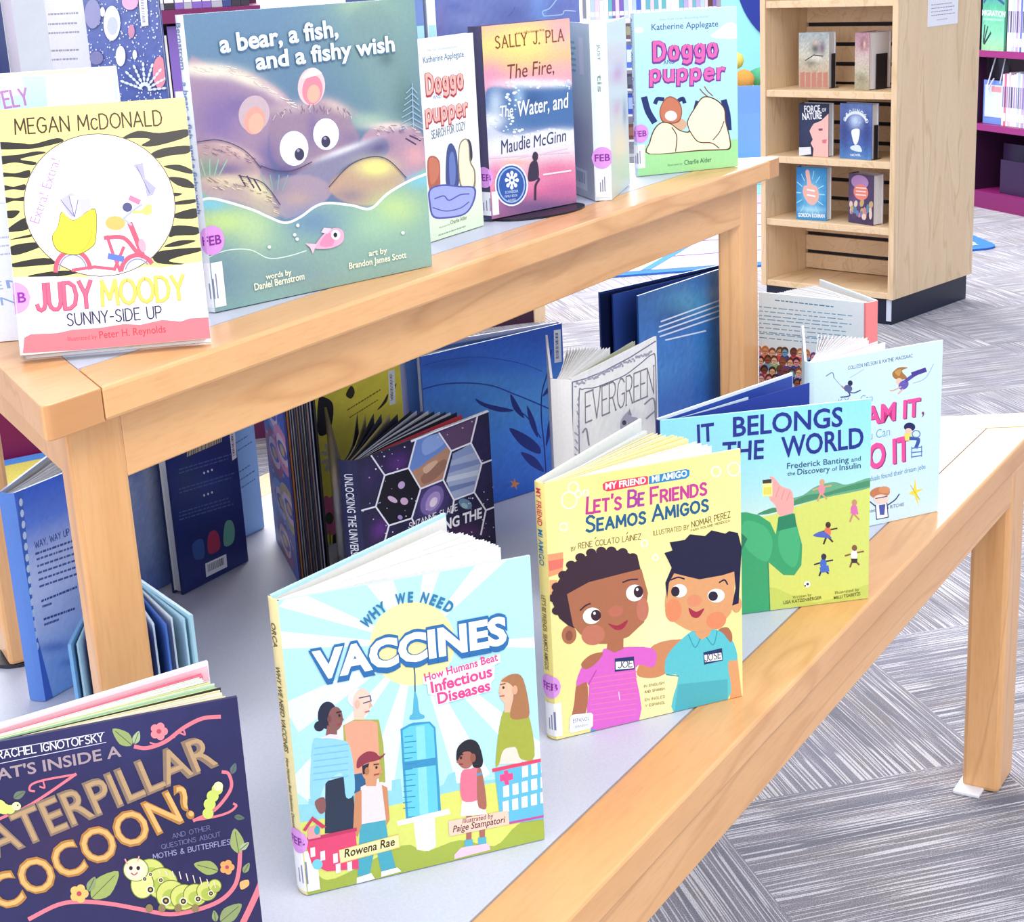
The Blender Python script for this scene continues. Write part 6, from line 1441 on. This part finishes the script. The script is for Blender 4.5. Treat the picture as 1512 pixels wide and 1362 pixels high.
slab([(.135, .07), (.15, .16), (.165, .27), (.18, .36), (.20, .43), (.215, .48), (.22, .50)], .125, .20, .012, '7EAEF0').build('backrest', PLASTIC, cr)
m = MB(); m.prism(rounded([(-.17, -.17), (.17, -.17), (.16, .17), (-.16, .17)], .05, (0, 1, 2, 3)), .27, .285, '86B4F0'); m.build('seat', PLASTIC, cr)
for sx in (-1, 1):
    for sy in (-1, 1):
        m = MB(); m.tube([(sx*.17, sy*.18, 0), (sx*.13, sy*.13, .27)], .011, 'B8BCC8'); m.build('leg', METAL, cr)
bk = thing('toy_basket', 'small yellow basket of green and orange toys behind the light blue chair', 'basket', (7.72, 2.84, .0112))
m = MB(); m.disc(0, 0, 0, .41, .17, 'F4DC90'); m.build('basket_body', PLASTIC, bk)
for i, (x, y, z, c, n_) in enumerate([(-.075, -.06, .46, 'F0A850', 'orange'), (.06, -.075, .46, '60C090', 'green'), (-.005, .02, .555, 'F4E070', 'yellow'), (.06, .07, .46, '78C8A0', 'mint'), (-.06, .07, .46, 'E87848', 'red')]):
    bm = bmesh.new(); bmesh.ops.create_icosphere(bm, subdivisions=2, radius=.058)
    for v in bm.verts: v.co = v.co*(1+.18*math.sin(9*v.co.x+i)*math.cos(40*v.co.z)) 
    mb = MB(); bm.verts.ensure_lookup_table(); mb.add([tuple(v.co) for v in bm.verts], [tuple(v.index for v in f.verts) for f in bm.faces], c); bm.free()
    o = mb.build('plush_toy', FABRIC, None, None, 0, True); o.location = (7.72+x*1.3, 2.84+y*1.3, z+.03); tag(o, f'{n_} plush toy heaped in the yellow basket', 'toy', 'toys heaped in the basket')
# round mural on the far wall
wd_ = np.array([4.8-13.9, 12.9+.1]); wd_ /= np.linalg.norm(wd_); wang = math.atan2(wd_[1], wd_[0])
def on_wall(px_dir):
    """where the wall is met along a floor-plan direction from the camera"""
    A = np.array([[px_dir[0], -wd_[0]], [px_dir[1], -wd_[1]]]); t = np.linalg.solve(A, np.array([13.9-CAM[0], -.1-CAM[1]])); return np.array([CAM[0]+t[0]*px_dir[0], CAM[1]+t[0]*px_dir[1]])
ang = math.radians(90) + YAW
q = on_wall((math.cos(ang-.150), math.sin(ang-.150)))
mu = thing('wall_mural', 'round aqua wall mural with a navy oval on the far wall', 'mural', (q[0], q[1], 0), (0, 0, wang))
m = MB(); n = 60
m.prism([(1.15*math.cos(2*math.pi*i/n), 1.05*math.sin(2*math.pi*i/n)) for i in range(n)], 0, .012, 'A4F0F2')
o = m.build('aqua_disc', MATTE, mu); o.rotation_euler = (math.radians(90), 0, 0); o.location = (.10, .016, 1.25)
m = MB(); m.prism([(.50*math.cos(2*math.pi*i/n), .60*math.sin(2*math.pi*i/n)) for i in range(n)], 0, .008, '2C3E9C')
o = m.build('navy_oval', MATTE, mu); o.rotation_euler = (math.radians(90), 0, 0); o.location = (-.45, .027, 1.02)

# ------------------------------------------------------------------ far shelves along the top of the view
def far_shelf(name, label, p0, p1, z, h, cols, maroon, group, where, low_h=0.0, thick=(.010, .016)):
    p0, p1 = np.array(p0), np.array(p1); d = p1-p0; L = np.linalg.norm(d); d /= L; an = math.atan2(d[1], d[0])
    t = thing(name, label, 'shelving', (p0[0], p0[1], 0), (0, 0, an))
    c = MR if maroon else 'F4F4F8'
    m = MB(); m.box(-.03, L+.03, 0, .28, z-.03, z, c); m.build('shelf', METAL, t)
    m = MB(); m.box(-.03, L+.03, .26, .28, 0, z+h+.05, 'C8C4D4' if not maroon else '5A1A48'); m.build('back_panel', METAL, t)
    for x in (-.03, L+.01):
        m = MB(); m.box(x, x+.02, .02, .26, 0, z-.03, c); m.build('end_panel', METAL, t)
    m = MB(); m.box(-.01, L+.01, .02, .26, low_h, low_h+.02, c); m.build('shelf', METAL, t)
    r = random.Random(len(label)); x = .002; i = 0
    while x < L-.012 and i < 32:
        tt = r.uniform(*thick); nm = r.choice(cols)
        m = MB(); hh = h*(1-.12*r.random()); m.box(0, tt-.0008, 0, .16, 0, hh, SC[nm]); m.box(.001, tt-.002, -.0006, 0, .015, .04, 'FAFAFD'); m.box(.003, tt-.004, -.0006, 0, hh*.35, hh*.8, r.choice(['8A80B0', 'F4F4FA', '5A5A88']))
        o = m.build('slim_book', PRINT); o.location = (p0[0]+d[0]*x-d[1]*.03, p0[1]+d[1]*x+d[0]*.03, z+.0006); o.rotation_euler = (0, 0, an)
        tag(o, f'{nm} spine, {ORD[i]} from the left on the {where}', 'book', group)
        x += tt; i += 1
    return t
ws = far_shelf('wall_shelving', 'white shelving with a row of slim pastel spines beyond the pale jacketed book', (7.94, 3.90), (8.283, 3.206), .815, .34, ['white', 'pale blue', 'lilac', 'pale pink', 'blue', 'cream', 'teal', 'white', 'purple', 'brown', 'white'], False, 'slim books on the far white shelf', 'far white shelf', .0, (.018, .028))
for z in (.11, .26, .41, .53, .695):
    m = MB(); m.box(.0, .74, -.05, .03, z-.012, z, 'F4F6FA'); m.build('ledge', METAL, ws)
wa = ws.rotation_euler.z
for z, h, c, c2, n_ in ((.695, .09, '7A5A68', 'A8A880', 'brown and green'), (.53, .13, '5A7AD8', 'E8F0FF', 'blue and white'), (.41, .085, '4A4860', '6A6A78', 'charcoal'), (.26, .12, '3A58B8', 'A8C0F0', 'royal blue'), (.11, .09, '7A4A4A', 'A07060', 'brown')):
    m = MB(); m.box(0, .066, 0, .012, 0, h, c); m.box(.01, .045, -.001, 0, h*.25, h*.8, c2)
    o = m.build('small_book', PRINT); d_ = np.array([math.cos(wa), math.sin(wa)]); q_ = np.array([7.94, 3.90]) + d_*.225 + np.array([d_[1], -d_[0]])*.03
    o.location = (q_[0], q_[1], z+.0006); o.rotation_euler = (0, 0, wa); tag(o, f'small {n_} book facing out on a ledge below the far white shelf', 'book', 'small books facing out on the ledges')
far_shelf('maroon_shelving', 'maroon shelving with dark and yellow books beyond the bubble book at the upper left', (2.06, 1.99), (2.30, 1.72), 1.128, .22, ['black', 'navy', 'grey', 'black', 'purple'], True, 'dark books on the far maroon shelf', 'far maroon shelf', .86, (.018, .026))
c_ = np.array([2.06, 1.99]); dd = np.array([.24, -.27]); dd /= np.linalg.norm(dd)
for i, (x, t, nm, h) in enumerate([(.10, .045, 'orange', .20), (.146, .022, 'cream', .19), (.17, .03, 'purple', .21), (.202, .02, 'white', .2)]):
    m = MB(); m.box(0, t-.001, 0, .16, 0, h, SC[nm]); m.box(.003, t-.004, -.0006, 0, .02, .06, 'FAFAFD')
    o = m.build('slim_book', PRINT); o.location = (c_[0]+dd[0]*x-dd[1]*.03, c_[1]+dd[1]*x+dd[0]*.03, .8806); o.rotation_euler = (0, 0, math.atan2(dd[1], dd[0])); tag(o, f'{nm} book standing under the dark books on the far maroon shelving', 'book')
# low cabinet and shelf base glimpsed under the riser
cb = thing('low_cabinet', 'low oak cabinet standing on the carpet behind the riser', 'cabinet', (3.93, 1.93, 0), (0, 0, math.radians(-40)))
m = MB(); m.box(-.02, .02, 0, .35, 0, .40); m.build('side_panel', OAK_Z, cb); m = MB(); m.box(-.5, -.02, .01, .35, 0, .38, '3A1A30'); m.build('door_front', METAL, cb, 'dark maroon front')
m = MB(); m.box(-.5, .02, 0, .35, .40, .42); m.build('top_panel', OAK_X, cb)
e0, e1 = np.array([2.0404, 2.4347]), np.array([2.1131, 2.3975]); ea = math.atan2(e1[1]-e0[1], e1[0]-e0[0])
mf = thing('maroon_shelf_end', 'maroon shelf end panel seen under the left end of the riser', 'shelving', (e0[0]+.005, e0[1]+.012, 0), (0, 0, ea))
m = MB(); m.box(-.45, .40, 0, .30, .0, .20, '7A1450'); m.build('base_panel', METAL, mf); m = MB(); m.box(-.45, .40, .012, .30, .20, .52, '6A1448'); m.build('end_panel', METAL, mf)
ru2 = thing('floor_mat', 'small yellow floor mat with a blue edge in front of the maroon shelf end', 'mat', (e0[0], e0[1], 0), (0, 0, ea))
m = MB(); m.box(-.4, .35, -.05, 0, 0, .008, '5A9AF0'); m.build('border', FABRIC, ru2, 'blue edge'); m = MB(); m.box(-.4, .35, -.5, -.0505, 0, .007, 'F0E070'); m.build('field', FABRIC, ru2)
